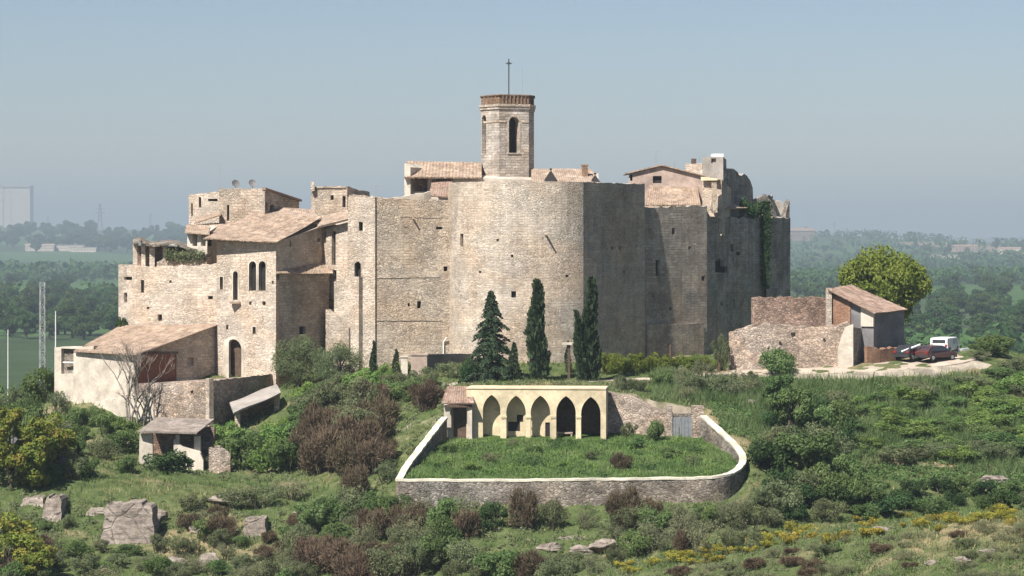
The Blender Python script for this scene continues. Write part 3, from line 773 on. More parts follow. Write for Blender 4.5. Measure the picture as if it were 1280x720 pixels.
# little loggia with two dark openings
lA, lB = pl(234, 251), pl(259, 249.2)
lg = house([lA, lB, (lB[0]+.4, 255), (lA[0]+.5, 255)], [Z(289, 251), Z(291, 249), Z(282, 254), Z(282, 254)], 'little whitewashed loggia with two dark openings at the roof edge', 'plaster', 'loggia', 'loggia')
for z in [(243.5, 299, 6, 17), (254, 299, 6, 17)]: opening(lg, lA, lB, *z, depth=.7)
carve(lg)
mm = MB(); mm.tiles(P(231, 291, 250.0), P(262, 292.5, 248.4), P(262, 282, 253.6), P(233, 281, 254.8), th=.1); mm.build('roof', M['tile'], lg)
dA2, dB2 = pl(389, 258), pl(434, 256.5)
b3 = house([dA2, dB2, pl(462, 260), (dB2[0], 266), (dA2[0]+.5, 266)], [Z(233, 258), Z(233, 256.5), Z(240, 260), Z(236, 266), Z(233, 266)], 'flat topped upper house behind the slit windowed house', 'stone', jag=(0, 1), amp=.12)
for z in [(415, 247, 4, 6), (430, 252, 4, 14)]: opening(b3, dA2, dB2, *z)
carve(b3)
ledge(b3, dA2, dB2, 389, 433, 233, 233, .15, .12, name='cornice', mat='stone_brown')
mm = MB(); mm.box((X(391, 257.5), 257.6, Z(233, 257.5)), (.35, .5, .9)); mm.build('chimney', M['stone_light'], b3)
mm = MB(); mm.strip([(*pl(436, 252), Z(243, 252)), (*pl(470, 251), Z(246, 251)), (*pl(485, 251), Z(249, 251))], 13, .8, jag=.2, step=.4)
tag(mm.build('parapet_wall', M['stone']), 'low rough parapet on top of the square tower', 'parapet')

# 6. left curtain wall and the ruined shed on it
jA, jB, jC = pl(148, 252.5), pl(166, 250.5), pl(272.5, 247.2)
lw = building('left_curtain_wall', 'stone_light', [jA, jB, jC, (jC[0]+.5, 254), (jA[0]+1, 257)], -5, [Z(331, 252), Z(333, 250), Z(330, 247), Z(330, 252), Z(331, 255)],
    'broad rough stone wall of the castle, left of the gatehouse', 'castle wall', jag=(0, 1), amp=.22)
lw.name = 'rubble_castle_wall'
for px, py, wp, hp in [(178, 358, 4, 16), (200, 397, 5, 8), (263, 372, 6, 4), (157, 372, 4, 12), (160, 348, 10, 4), (213, 352, 3, 3), (185, 385, 3, 3)]:
    opening(lw, jB if px > 166 else jA, jC if px > 166 else jB, px, py, wp, hp)
carve(lw)
mm = MB(); mm.strip([(*pl(196, 250.5), Z(327, 250.5)), (*pl(215, 250), Z(317, 250)), (*pl(258, 248.5), Z(317, 248.5))], Z(336, 250), 1.0, jag=.1, step=.4); mm.build('upper_courses', M['rubble'], lw)
rs = empty('ruined_shed', (X(200, 252), 252, Z(332, 252)), 'ruined shed with stone posts and sagging roof on the left castle wall', 'shed')
for px, w_ in [(169.5, .45), (179.5, .4), (190.5, .5), (206.5, .4)]:
    mm = MB(); mm.box((X(px, 251), 251, (Z(336, 251)+Z(304, 251))/2), (w_, .5, Z(304, 251)-Z(336, 251))); mm.build('post', M['stone_light' if px < 200 else 'plaster'], rs)
mm = MB(); mm.strip([(*pl(168, 254), Z(307, 254)), (*pl(256, 252.5), Z(309, 252.5))], Z(338, 254), .4); mm.build('back_wall', M['rubble_red'], rs)
mm = MB()
rp = [(166, 303), (176, 300), (188, 306), (200, 305), (210, 303.5), (222, 305), (238, 310), (257, 313)]
for (p0, y0), (p1, y1) in zip(rp[:-1], rp[1:]):
    a, b, c, d = P(p0, y0, 250.2), P(p1, y1, 249.9), P(p1, y1-4, 254.5), P(p0, y0-4, 254.5); dz = Vector((0, 0, .22))
    mm.face([a, b, c, d]); mm.face([a-dz, b-dz, c-dz, d-dz]); mm.face([a, b, b-dz, a-dz]); mm.face([d, c, c-dz, d-dz])
    if p0 == 166: mm.face([a, d, d-dz, a-dz])
    if p1 == 257: mm.face([b, c, c-dz, b-dz])
mm.build('sagging_roof', M['rubble_grey'], rs)

# 7. lean-to barn in front, with the rust red doors
nA, nB, nC = pl(97, 242.2), pl(169, 238.0), pl(273, 247.0)
bn = building('lean_to_barn', 'stone', [nA, nB, nC, (nA[0]+3.5, 252)], -6.5, [Z(440, 242), Z(442, 238), Z(407, 247), Z(407, 250)], 'stone barn with a low tiled roof and rust red planked doors', 'barn')
skin(pl(93, 242.35), nB, -6.5, Z(441, 242), Z(443, 238), th=.12, k=1, mat='plaster', parent=bn, name='whitewashed_front')
opening(bn, nB, nC, 196, 459, 50, 37, None, depth=.18, name='door', mat='rust')
opening(bn, nB, nC, 238, 452, 8, 10, None, depth=.3, mat='stone_brown', name='blocked_window')
carve(bn)
mm = MB(); mm.tiles(P(92, 438.5, 241.8), P(171, 442.5, 236.9), P(274, 405.5, 246.6), P(150, 407, 251), sag=.12, rag=.08); mm.build('roof', M['tile'], bn)
mm = MB(); q0, q1 = on_line(nB, nC, 171), on_line(nB, nC, 221)
ledge(bn, nB, nC, 170, 222, 439.5, 439.5, .2, .08, name='lintel', mat='wood')
oA, oB = pl(68, 244), pl(117, 241.3)
ox = building('ruined_outhouse', 'plaster', [oA, oB, (oB[0]+.5, 245), (oA[0]+.6, 247)], -7, [Z(434, 244), Z(432, 241.3), Z(432, 245), Z(436, 247)], 'small roofless outhouse with a broken grey window, at the left end of the barn', 'outhouse', jag=(0,), amp=.2)
opening(ox, oA, oB, 91, 452, 29, 32, None, depth=.5, mat='rubble_grey', name='blocked_window')
opening(ox, oA, oB, 97, 460, 12, 14, None, depth=.75, panel=False)
carve(ox)
mm = MB(); q = on_line(oA, oB, 91); mm.box((q[0], q[1]-.02, Z(453, q[1])), (2.2, .2, .1), rz=-.5); mm.build('window_bar', M['whitepaint'], ox)
# terrace and ramp walls before the gate
tA, tB, tC = pl(170, 237.6), pl(262, 233.2), pl(348, 244.2)
tr = building('terrace_wall', 'rubble', [tA, tB, tC, (tC[0]-4, 246), (tA[0]+1, 243)], -9, [Z(480, 237), Z(476, 233.2), Z(466, 244), Z(474, 246), Z(478, 243)], 'rubble retaining wall of the terrace below the gatehouse door', 'retaining wall', jag=(0, 1), amp=.1)
for z in [(240, 490, 3, 4)]: opening(tr, tA, tB, *z)
carve(tr)
mm = MB(); mm.box((tB[0], tB[1], Z(503, 233)), (.5, .5, Z(473, 233)-Z(533, 233)), rz=.8); mm.build('corner_quoin', M['stone_light'], tr)
oh = bn
mm = MB(); mm.strip([(*pl(117, 239.9), Z(503, 240)), (*pl(150, 237.4), Z(495, 237.5)), (*pl(192, 236.4), Z(492, 236.5))], -8, .7, jag=.15, step=.5)
tag(mm.build('leaning_garden_wall', M['plaster']), 'leaning pale garden wall below the barn, behind the bare tree', 'wall')
# sloping roofs of the low sheds on the slope
def shed(label, roof4, posts, mat, roofmat, back=None, name='lean_to_shed', th=.14):
    base = Vector(posts[0][0]); e = empty(name, (base.x, base.y, posts[0][2]), label, 'shed')
    mm = MB(); mm.tiles(*roof4, th=th, sag=.03) if roofmat.startswith('tile') else None
    if not roofmat.startswith('tile'):
        A, B, C, D = map(Vector, roof4); dz = Vector((0, 0, -th)); k = 6
        for i in range(k):
            for j in range(k):
                f = lambda u, v: A.lerp(B, u).lerp(D.lerp(C, u), v)+Vector((0, 0, .06*math.sin(u*7+v*3)))
                mm.face([f(i/k, j/k), f((i+1)/k, j/k), f((i+1)/k, (j+1)/k), f(i/k, (j+1)/k)])
        mm2 = [A+dz, B+dz, C+dz, D+dz]; mm.face(mm2)
        for u0, v0, u1, v1, p, q in [(0, 0, 1, 0, A, B), (1, 0, 1, 1, B, C), (1, 1, 0, 1, C, D), (0, 1, 0, 0, D, A)]:
            for i in range(k):
                s0, s1 = i/k, (i+1)/k
                a = f(u0+(u1-u0)*s0, v0+(v1-v0)*s0); b = f(u0+(u1-u0)*s1, v0+(v1-v0)*s1)
                mm.face([a, b, p.lerp(q, s1)+dz, p.lerp(q, s0)+dz])
    mm.build('roof', M[roofmat], e)
    for (p, w_, zb) in posts:
        p = Vector(p); m3 = MB(); m3.box((p.x, p.y, (p.z+zb)/2), (w_, .6, p.z-zb), top=.86); m3.build('pier', M[mat], e)
    if back:
        m3 = MB(); m3.strip(back[0], back[1], .4); m3.build('back_wall', M['rubble_red'], e)
    return e
shed('low open shed with a flat grey roof above the dark shrub',
     [P(172, 539, 219.6), P(246, 541, 218.6), P(268, 524, 225), P(196, 522, 225.5)],
     [(P(183, 542, 220.4), 1.25, -8.6), (P(222, 543, 220), .35, -8.4), (P(247, 545, 220), .6, -8.4)], 'plaster', 'tile_grey', ([(*pl(178, 224), Z(534, 224)), (*pl(268, 223), Z(534, 223))], -9))
mm = MB(); mm.strip([(*pl(217, 219.8), Z(549, 220)), (*pl(228, 219.6), Z(557, 220)), (*pl(250, 219.2), Z(566, 219)), (*pl(254, 219.2), Z(575, 219))], -8.4, .5, jag=.05, step=.5)
tag(mm.build('broken_wall', M['plaster']), 'broken pale wall fragment slanting down beside the low open shed', 'wall')
mm = MB(); mm.strip([(*pl(261, 219), Z(560, 219)), (*pl(275, 218.8), Z(556, 219)), (*pl(288, 219), Z(566, 219))], -8.6, .7, jag=.15, step=.3)
tag(mm.build('ruined_pier', M['rubble']), 'squat ruined stone pier at the foot of the green bushes', 'ruin')
shed('long shed with a sloping pale roof beside the terrace wall',
     [P(292, 516, 231), P(351, 491, 236), P(346, 480, 239.5), P(287, 503, 235)],
     [(P(297, 515, 232.6), .5, -7), (P(346, 496, 236.6), .5, -5)], 'stone', 'concrete', ([(*pl(300, 234.5), Z(513, 234.5)), (*pl(350, 239), Z(490, 239))], -6))

# 8. church and its bell tower
vt = [pl(601.5, 263.9), pl(624, 261.2), pl(661, 262.4), pl(667.5, 264.0), (X(667.5, 267), 267.2), (X(603, 268), 267.5)]
zc0, zc1 = 6, Z(133, 262)
bt = tag(MB().prism(vt, zc0, zc1).build('bell_tower', M['greystone']), 'tall angular bell tower with arched openings and a brick parapet, topped by a cross', 'bell tower')
surround(bt, opening(bt, vt[1], vt[2], 642.5, 168.5, 13, 45, 'round', depth=1.1, name='bell_opening', sill=True), 'round', .14)
opening(bt, vt[0], vt[1], 605, 168, 5.5, 48, 'round', depth=.9, name='bell_opening')
carve(bt)
ctr = Vector((sum(p[0] for p in vt)/6, sum(p[1] for p in vt)/6))
def grow(pl_, k): return [(ctr.x+(p[0]-ctr.x)*k, ctr.y+(p[1]-ctr.y)*k) for p in pl_]
MB().prism(grow(vt, 1.07), zc1-.02, zc1+.22).build('cornice', M['stone_light'], bt)
MB().prism(grow(vt, 1.04), zc1-.30, zc1-.06).build('cornice', M['greystone'], bt)
pz0, pz1 = zc1+.2, Z(119, 262)
pp, pt = jagplan(grow(vt, 1.0), [pz1]*6, (0, 1, 2), .3, .05)
MB().prism(pp, pz0, pt).build('parapet', M['brick_top'], bt)
MB().prism(grow(vt, 1.045), pz1-.06, pz1+.05).build('parapet_coping', M['brick_top'], bt)
for i in range(3):
    a, b = Vector(grow(vt, 1.015)[i]), Vector(grow(vt, 1.015)[(i+1)]); k_ = 8 if i == 1 else 5
    for k in range(1, k_):
        q = a.lerp(b, k/k_); MB().box((q.x, q.y, (pz0+pz1)/2), (.12, .12, pz1-pz0-.12)).build('parapet_pilaster', M['brick_top'], bt)
zs = Z(152, 262)
for i, (s0, s1) in enumerate([(.16, 1.0), (0.0, .22), (.75, 1.0)]):
    a, b = (vt[0], vt[1]) if i == 0 else (vt[1], vt[2]); a, b = Vector(a), Vector(b)
    p, q = a.lerp(b, s0), a.lerp(b, s1); n = Vector((b.y-a.y, -(b.x-a.x))).normalized()*.06
    MB().prism([(p.x+n.x, p.y+n.y), (q.x+n.x, q.y+n.y), (q.x-n.x, q.y-n.y), (p.x-n.x, p.y-n.y)], zs-.09, zs+.09).build('string_course', M['stone_brown'], bt)
cq = Vector((X(636, 264), 264.2))
m3 = MB(); m3.tube([(cq.x, cq.y, pz1), (cq.x, cq.y, Z(80, 264))], .06, 6); r_ = m3.build('cross_mast', M['iron'], bt)
m3 = MB(); zc_ = Z(79, 264); m3.box((cq.x, cq.y, zc_), (.62, .09, .1)); m3.box((cq.x, cq.y, zc_+.08), (.11, .11, .72)); m3.box((cq.x, cq.y, zc_), (.24, .07, .24), 0); m3.build('iron_cross', M['iron'], r_)
m3 = MB(); q = (X(653, 264.5), 264.6); m3.tube([(*q, pz1), (*q, Z(86, 264))], .018, 5); m3.build('lightning_rod', M['metal'], bt)

chA, chB = pl(507, 259.5), pl(600, 258.5)
ch = building('church', 'plaster', [chA, chB, pl(748, 261), (X(748, 272), 272), (X(510, 270), 270)], 6, [Z(222, 259), Z(222, 258), Z(229, 261), Z(216, 270), Z(212, 268)], 'church with low tiled roofs rising behind the round tower', 'church')
opening(ch, chA, chB, 524.5, 231, 20, 17, None, depth=.8, mat='rubble_red'); carve(ch)
m3 = MB(); m3.tiles(P(505, 221.5, 258.4), P(602, 221.5, 257.6), P(602, 203.5, 264), P(508, 201.5, 265), th=.16, sag=.06, rag=.05, amp=.07, pitch=.34); m3.build('roof', M['tile'], ch)
m3 = MB(); m3.tiles(P(536, 245, 255), P(564, 246, 254.6), P(566, 217, 260), P(541, 220, 260), sag=.05); m3.build('lower_roof', M['tile_red'], ch)
m3 = MB(); m3.strip([(*pl(505.5, 259), Z(204, 259)), (*pl(513, 258.8), Z(209, 259))], Z(246, 259), 5); m3.build('gable_wall', M['plaster'], ch)
m3 = MB(); m3.tiles(P(664, 229, 256.5), P(750, 229.5, 257.5), P(740, 211.5, 264), P(664, 211, 263), th=.16, sag=.05); m3.build('roof', M['tile_pale'], ch)
m3 = MB(); m3.strip([(*pl(487, 252.5), Z(247.5, 252.5)), (*pl(505, 253), Z(245, 253)), (*pl(530, 254), Z(241, 254)), (*pl(539, 254.5), Z(238, 254))], 13, .5, jag=.06); m3.build('parapet', M['plaster'], ch)
def tent(px, w, py0, py1, Y, parent, name='ventilator'):
    m3 = MB(); x = X(px, Y); hw = w/F*Y/2; z0, z1 = Z(py1, Y), Z(py0, Y)
    b = [(x-hw, Y-.6, z0), (x+hw, Y-.6, z0), (x+hw, Y+.8, z0+.2), (x-hw, Y+.8, z0+.2)]; t_ = [(x-.07, Y-.1, z1-.25), (x+.07, Y-.1, z1-.25), (x+.07, Y+.1, z1-.25), (x-.07, Y+.1, z1-.25)]
    m3.face(b)
    for i in range(4): m3.face([b[i], b[(i+1) % 4], t_[(i+1) % 4], t_[i]])
    m3.face(t_); m3.box((x, Y, z1-.1), (.22, .3, .2)); return m3.build(name, M['dark'], parent)
tent(688.5, 17, 210.5, 228, 257.6, ch); tent(744, 12, 216, 229, 258.6, ch)
m3 = MB(); m3.box((X(731, 261), 261, Z(216, 261)), (.6, .6, 1.4)); m3.box((X(731, 261), 261, Z(206.5, 261)), (.72, .72, .14)); m3.build('chimney', M['brick_top'], ch)

# 9. houses over the right-hand walls
rA, rM, rB = pl(786, 268.5), pl(826, 267.8), pl(886, 266.8)
apex = Z(208, 268)
hs = building('gabled_house', 'pink', [rA, rM, rB, (X(886, 274), 274), (X(826, 275), 275), (X(786, 275), 275)], 8, [Z(217, 268), apex, Z(222, 267), Z(222, 267), apex, Z(217, 268)], 'pinkish gabled house with one dark square window above the shaded wall', 'house')
opening(hs, rA, rM, 821.5, 224.5, 11, 9); opening(hs, rA, rM, 789, 222, 3, 8); carve(hs)
for a, b, za, zb_ in [(rA, rM, Z(215.5, 268), apex+.15), (rM, rB, apex+.15, Z(220.5, 267))]:
    m3 = MB(); A_, B_ = Vector((*a, za)), Vector((*b, zb_)); o_ = Vector((0, -.35, 0)); bk = Vector((0, 7.2, 0))
    e_ = (B_-A_).normalized()*.25
    if a is rA: A_ = A_-e_
    else: B_ = B_+e_
    if a is rA: m3.tiles(A_+o_, A_+bk, B_+bk, B_+o_, th=.14)
    else: m3.tiles(B_+o_, B_+bk, A_+bk, A_+o_, th=.14)
    m3.build('roof', M['tile_pale'], hs)
m3 = MB(); m3.tiles(P(807, 256, 262), P(876, 256.5, 263.2), P(872, 234, 267.3), P(812, 232, 267.3), th=.12, sag=.12, rag=.1); m3.build('lower_roof', M['tile'], hs)
def tblock(name, px0, px1, Y, py0, py1, mat, label, cat, depth=2.5, dy=.6, jag=(0,), amp=.08, zb=None):
    return building(name, mat, [pl(px0, Y+dy), pl(px1, Y), (X(px1, Y)+.3, Y+depth), (X(px0, Y)+.3, Y+depth)], Z(py1, Y) if zb is None else zb, [Z(py0, Y)]*4, label, cat, jag=jag, amp=amp)
k1 = tblock('chimney_block', 857, 878, 269, 204, 240, 'stone_light', 'short pale stone stack at the left of the rooftop turret', 'chimney', amp=.18)
m3 = MB(); m3.box((X(868, 269), 270, Z(201, 269)), (.5, .5, .5)); m3.build('chimney_pot', M['wood'], k1)
k2 = building('rooftop_turret', 'concrete', [pl(878.5, 267), pl(904, 266), pl(908, 271), pl(882, 272)], 14, [Z(196, 267), Z(196, 266), Z(200, 271), Z(199, 272)], 'square pale rooftop turret with a white capping slab', 'turret', jag=(0,), amp=.06)
opening(k2, pl(878.5, 267), pl(904, 266), 892, 201, 6, 6, None, depth=.3, panel=False); carve(k2)
m3 = MB(); m3.box((X(897, 267), 267.6, Z(194.5, 267)), (1.05, 1.6, .4), rz=.1); m3.build('capping_slab', M['whitepaint'], k2)
# the dark round-topped hall
hp = [(903, 222), (906, 212), (912, 210.5), (917, 211), (922, 215), (924, 219), (927, 219.5), (930, 217), (934, 220), (938, 226), (941, 235), (941.5, 250)]
hA_, hB_ = pl(902, 266), pl(942, 277)
m3 = MB(); top_pts = [(*on_line(hA_, hB_, min(px, 941.9)), 0) for px, py in hp]
m3.strip([(p[0], p[1], Z(py, p[1])) for p, (px, py) in zip(top_pts, hp)], 13, 3.2)
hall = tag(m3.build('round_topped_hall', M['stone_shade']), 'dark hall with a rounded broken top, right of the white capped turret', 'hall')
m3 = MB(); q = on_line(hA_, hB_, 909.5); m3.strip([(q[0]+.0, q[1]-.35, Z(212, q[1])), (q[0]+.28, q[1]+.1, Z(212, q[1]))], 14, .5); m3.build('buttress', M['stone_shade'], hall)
lr = building('wall_with_buttress', 'stone_light', [pl(878, 265), pl(902, 264.2), pl(914, 268), pl(882, 269)], 12, [Z(223, 265), Z(224, 264), Z(236, 268), Z(223, 269)], 'pale wall with a yellowish coping between the pink house and the dark hall', 'wall')
m3 = MB(); m3.strip([(*pl(876, 264.5), Z(221, 264.5)), (*pl(897, 263.6), Z(224, 263.6))], Z(225.5, 264), 1.2); m3.build('coping', M['cream'], lr)
m3 = MB(); m3.strip([(*pl(889.5, 263.4), Z(228, 263.4)), (*pl(890.5, 262.8), Z(262, 262.8))], Z(266, 263), .5); m3.build('buttress', M['stone_brown'], lr)
m3 = MB(); m3.tiles(P(888, 262, 262.6), P(935, 259.5, 270), P(906, 251, 269), P(890, 249, 265.5), th=.15); m3.build('pent_roof', M['tile_pale'], cw2)
fA2, fB2 = pl(894, 264.6), pl(930, 270.4)
m3 = MB(); m3.strip([(*fA2, Z(262, 264.5)), (*fB2, Z(261, 270))], Z(274, 264), .5); o_ = m3.build('upper_wall', M['shade_grey'], cw2)
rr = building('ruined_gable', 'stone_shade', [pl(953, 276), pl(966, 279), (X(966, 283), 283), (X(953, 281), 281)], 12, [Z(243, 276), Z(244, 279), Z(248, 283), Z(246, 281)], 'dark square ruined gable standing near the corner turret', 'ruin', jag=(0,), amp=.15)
m3 = MB(); m3.strip([(*pl(937, 277), Z(252, 277)), (*pl(945, 276.5), Z(247, 276)), (*pl(955, 276), Z(243.5, 276))], 13, .7, jag=.05); m3.build('sloping_wall', M['plaster'], rr)

# ---------------------------------------------------------------- portico and burial ground walls
pA, pB = pl(583, 214.2), pl(757.5, 213.2)
pt_ = Vector((pB[0]-pA[0], pB[1]-pA[1])).normalized(); pn_ = Vector((pt_.y, -pt_.x))
zTop = Z(486.5, 213.6); LP = math.hypot(pB[0]-pA[0], pB[1]-pA[1])
por = empty('arcaded_portico', (*pA, -4.85), 'cream portico of five pointed arches on slim piers at the back of the burial ground', 'portico')
zb_ = -5.3
fc = MB().prism([pA, pB, (pB[0]-pn_.x*.42, pB[1]-pn_.y*.42), (pA[0]-pn_.x*.42, pA[1]-pn_.y*.42)], zb_, zTop).build('arcade_front', M['cream'], por)
for px, py0, py1, wpx in [(614.5, 493.5, 549, 22), (645, 494.5, 549, 24.5), (675.5, 494.5, 549, 24.5), (707.5, 495, 556, 24.5), (738.5, 496, 556, 24.5)]:
    q = on_line(pA, pB, px); z1, z0 = Z(py0, q[1]), zb_-.3; w_ = wpx/F*q[1]
    k = MB(); extrude(k, profile(w_, z1-z0, 'point'), Vector((*q, (z0+z1)/2)), pt_, pn_, .4, -.8); CUT.setdefault(fc, []).append(k)
carve(fc)
D_ = 3.4
def off(p, d): return (p[0]-pn_.x*d, p[1]-pn_.y*d)
m3 = MB().prism([off(pA, -.06), off(pB, -.06), off(pB, D_+.3), off(pA, D_+.3)], zTop, zTop+.09); m3.build('flat_roof', M['cream'], por)
mid = (pA[0]+pt_.x*LP*.60, pA[1]+pt_.y*LP*.60)
bw = MB().prism([off(pA, 1.15), off(mid, 1.15), off(mid, 1.5), off(pA, 1.5)], zb_, zTop-.01).build('back_wall', M['cream'], por)
for px, py, wp, hp in [(642.5, 533, 15, 12), (650, 523, 8, 9)]: opening(bw, off(pA, 1.15), off(mid, 1.15), px, py, wp, hp, None, depth=.18, name='niche')
opening(bw, off(pA, 1.15), off(mid, 1.15), 684.5, 537, 6, 18, None, depth=.2, name='niche'); carve(bw)
MB().prism([off(mid, D_), off(pB, D_), off(pB, D_+.3), off(mid, D_+.3)], zb_, zTop-.01).build('back_wall', M['wood'], por)  # dark wall tone stands in for the shade deep in the last arches
MB().prism([off(mid, 1.15), (off(mid, 1.15)[0]+.2, off(mid, 1.15)[1]), (off(mid, D_)[0]+.2, off(mid, D_)[1]), off(mid, D_)], zb_, zTop-.02).build('partition_wall', M['pink'], por)
e0 = (pB[0]-pt_.x*.35, pB[1]-pt_.y*.35)
MB().prism([off(e0, .43), off(pB, .43), off(pB, D_-.01), off(e0, D_-.01)], zb_, zTop-.02).build('side_wall', M['plaster'], por)
MB().prism([off(pA, .43), off((pA[0]+.35, pA[1]), .43), off((pA[0]+.35, pA[1]), 1.14), off(pA, 1.14)], zb_, zTop-.02).build('side_wall', M['cream'], por)
m3 = MB()
q = on_line(off(pA, .9), off(pB, .9), 706); m3.box((q[0], q[1]+.4, -4.4), (1.3, .5, .12)); m3.box((q[0]-.55, q[1]+.4, -4.7), (.12, .5, .6)); m3.box((q[0]+.55, q[1]+.4, -4.7), (.12, .5, .6))
tag(m3.build('stone_bench', M['pink']), 'low reddish bench inside the fourth arch of the portico', 'bench')
# piers get small capitals
for px in [629.8, 660.2, 691.5, 723]:
    q = on_line(pA, pB, px); m3 = MB(); zc_ = Z(521, q[1]); c_ = off(q, .19)
    m3.box((c_[0], c_[1], zc_), (.46, .52, .14)); m3.box((c_[0], c_[1], zc_-.1), (.40, .48, .08)); m3.build('capital', M['cream'], por)
# tiled hut at its left
uA, uB = pl(555, 213.9), pl(590, 213.4)
hut = building('tiled_hut', 'plaster', [uA, uB, (uB[0], 217.3), (uA[0], 217.3)], -5.3, Z(507, 213.6), 'small hut with a steep reddish tiled roof and dark doorway, left of the portico', 'hut')
opening(hut, uA, uB, 574, 529, 20, 40, None, depth=.9, name='doorway', mat='wood'); carve(hut)
m3 = MB(); zE = Z(504, 213.3); zR = Z(483.5, 216)
m3.tiles((X(552, 213.4), 213.4, zE), (X(593, 213), 213.0, zE), (X(590, 216), 216.2, zR), (X(559, 216), 216.2, zR), pitch=.22, amp=.06); m3.build('roof', M['tile_red'], hut)
m3 = MB(); m3.tiles((X(593, 217.6), 218.6, zE), (X(552, 217.6), 218.6, zE), (X(559, 216.3), 216.3, zR), (X(590, 216.3), 216.3, zR), pitch=.22, amp=.06); m3.build('roof', M['tile_red'], hut)
m3 = MB(); m3.box((X(574, 213), 213.35, Z(507.5, 213.4)), (2.1, .18, .22)); m3.build('lintel', M['wood'], hut)

cemw = empty('burial_ground_wall', (X(700, 195), 195.3, -9), 'long rubble retaining wall with a whitewashed coping, enclosing the grassy burial ground', 'wall')
line = [(555.5, 520.5, 213.2), (540, 540, 208.4), (522, 563, 203), (508, 582, 198.8), (498.5, 598.5, 195.2), (560, 598.8, 195.1), (700, 598, 195), (850, 596.3, 195.1), (896, 594.6, 195.5), (912, 591.5, 196.4), (923, 585, 198), (929, 576, 200), (928, 567, 202), (921, 557.5, 204.3), (910, 546.5, 207), (896, 533.5, 210), (879, 519, 213.4)]
pts = [(*pl(a, Y), Z(b, Y)) for a, b, Y in line]
def smooth(ps, it=2, keep=(0, 4)):
    out = [Vector(p) for p in ps]
    for _ in range(it):
        new = [out[0]]
        for a, b in zip(out[:-1], out[1:]): new += [a.lerp(b, .25), a.lerp(b, .75)]
        new.append(out[-1]); out = new
    return out
left_, rest = [Vector(p) for p in pts[:5]], smooth(pts[4:])
ccx = sum(p[0] for p in pts)/len(pts); ccy = 206.0
def wall_band(ps, zlo, zoff, thin, thout, mat, name):
    """band along the enclosure line, from its inner to its outer side"""
    m = MB(); n = len(ps); I, O = [], []
    for i in range(n):
        d = ps[min(i+1, n-1)]-ps[max(i-1, 0)]; d = Vector((d.x, d.y)).normalized(); q = Vector((-d.y, d.x))
        if q.dot(Vector((ps[i].x-ccx, ps[i].y-ccy))) < 0: q = -q
        O.append(Vector((ps[i].x+q.x*thout, ps[i].y+q.y*thout, ps[i].z+zoff))); I.append(Vector((ps[i].x-q.x*thin, ps[i].y-q.y*thin, ps[i].z+zoff)))
    u = 0
    for i in range(n-1):
        L = (O[i+1]-O[i]).length
        za, zb2 = zlo(ps[i]), zlo(ps[i+1])
        def lo(p, z): return Vector((p.x, p.y, z))
        for a, b in ((O[i], O[i+1]), (I[i], I[i+1])):
            m.face([lo(a, za), lo(b, zb2), b, a], [(u, za), (u+L, zb2), (u+L, b.z), (u, a.z)])
        m.face([O[i], O[i+1], I[i+1], I[i]], [(u, 0), (u+L, 0), (u+L, .5), (u, .5)])
        m.face([lo(O[i], za), lo(O[i+1], zb2), lo(I[i+1], zb2), lo(I[i], za)])
        u += L
    for i in (0, n-1): m.face([Vector((O[i].x, O[i].y, zlo(ps[i]))), O[i], I[i], Vector((I[i].x, I[i].y, zlo(ps[i])))])
    return m.build(name, M[mat], cemw)
wall_band(left_, lambda p: p.z-4.2, -.16, .22, .22, 'rubble_grey', 'left_run')
wall_band(rest, lambda p: p.z-(4.4 if p.y < 199 else 3.4), -.16, .22, .24, 'rubble_grey', 'curved_run')
def weather(ps, step=.55):
    out = []
    for a, b in zip(ps[:-1], ps[1:]):
        k = max(1, int((b-a).length/step))
        for i in range(k): q = a.lerp(b, i/k); out.append(Vector((q.x+random.uniform(-.025, .025), q.y+random.uniform(-.03, .03), q.z+random.uniform(-.045, .02))))
    return out+[ps[-1].copy()]
wall_band(weather(left_), lambda p: p.z-.17, .0, .27, .27, 'coping', 'coping')
wall_band(weather(rest), lambda p: p.z-.17, .0, .28, .28, 'coping', 'coping')
# rubble bank wall right of the portico, gate between piers
m3 = MB(); m3.strip([(*pl(759, 216.6), Z(491, 216.6)), (*pl(782, 216.4), Z(495, 216.4)), (*pl(808, 215.8), Z(507, 215.8)), (*pl(833, 215), Z(516, 215))], -5.6, 1.4, jag=.1, step=.5)
tag(m3.build('rubble_bank_wall', M['rubble']), 'stepped pinkish rubble wall between the portico and the grey gate', 'wall')
ga = empty('cemetery_gate', (*pl(849, 214.6), -5), 'low grey sheet metal gate between two stone piers, right of the portico', 'gate')
for px in (841, 857):
    m3 = MB(); x0, x1 = X(px-7.6, 214.6), X(px+7.6, 214.6); k = 7
    for i in range(k):
        m3.box((x0+(x1-x0)*(i+.5)/k, 214.6+(.03 if i % 2 else 0), Z(534, 214.6)), ((x1-x0)/k*.98, .05, Z(522, 214.6)-Z(547, 214.6)))
    m3.build('gate_leaf', M['greymetal'], ga)
for px, w_, y0, m_ in [(836.5, .5, 508, 'rubble'), (872, 1.0, 507, 'rubble')]:
    m3 = MB(); m3.box((X(px, 214.7), 214.9, (Z(y0, 214.7)-5.8)/2), (w_, .8, Z(y0, 214.7)+5.8)); m3.build('pier', M[m_], ga)
m3 = MB(); m3.box((X(848, 217), 217, Z(517, 217)-1.2), (2.2, .9, 2.4)); m3.build('upper_gate_block', M['rubble_grey'], ga)

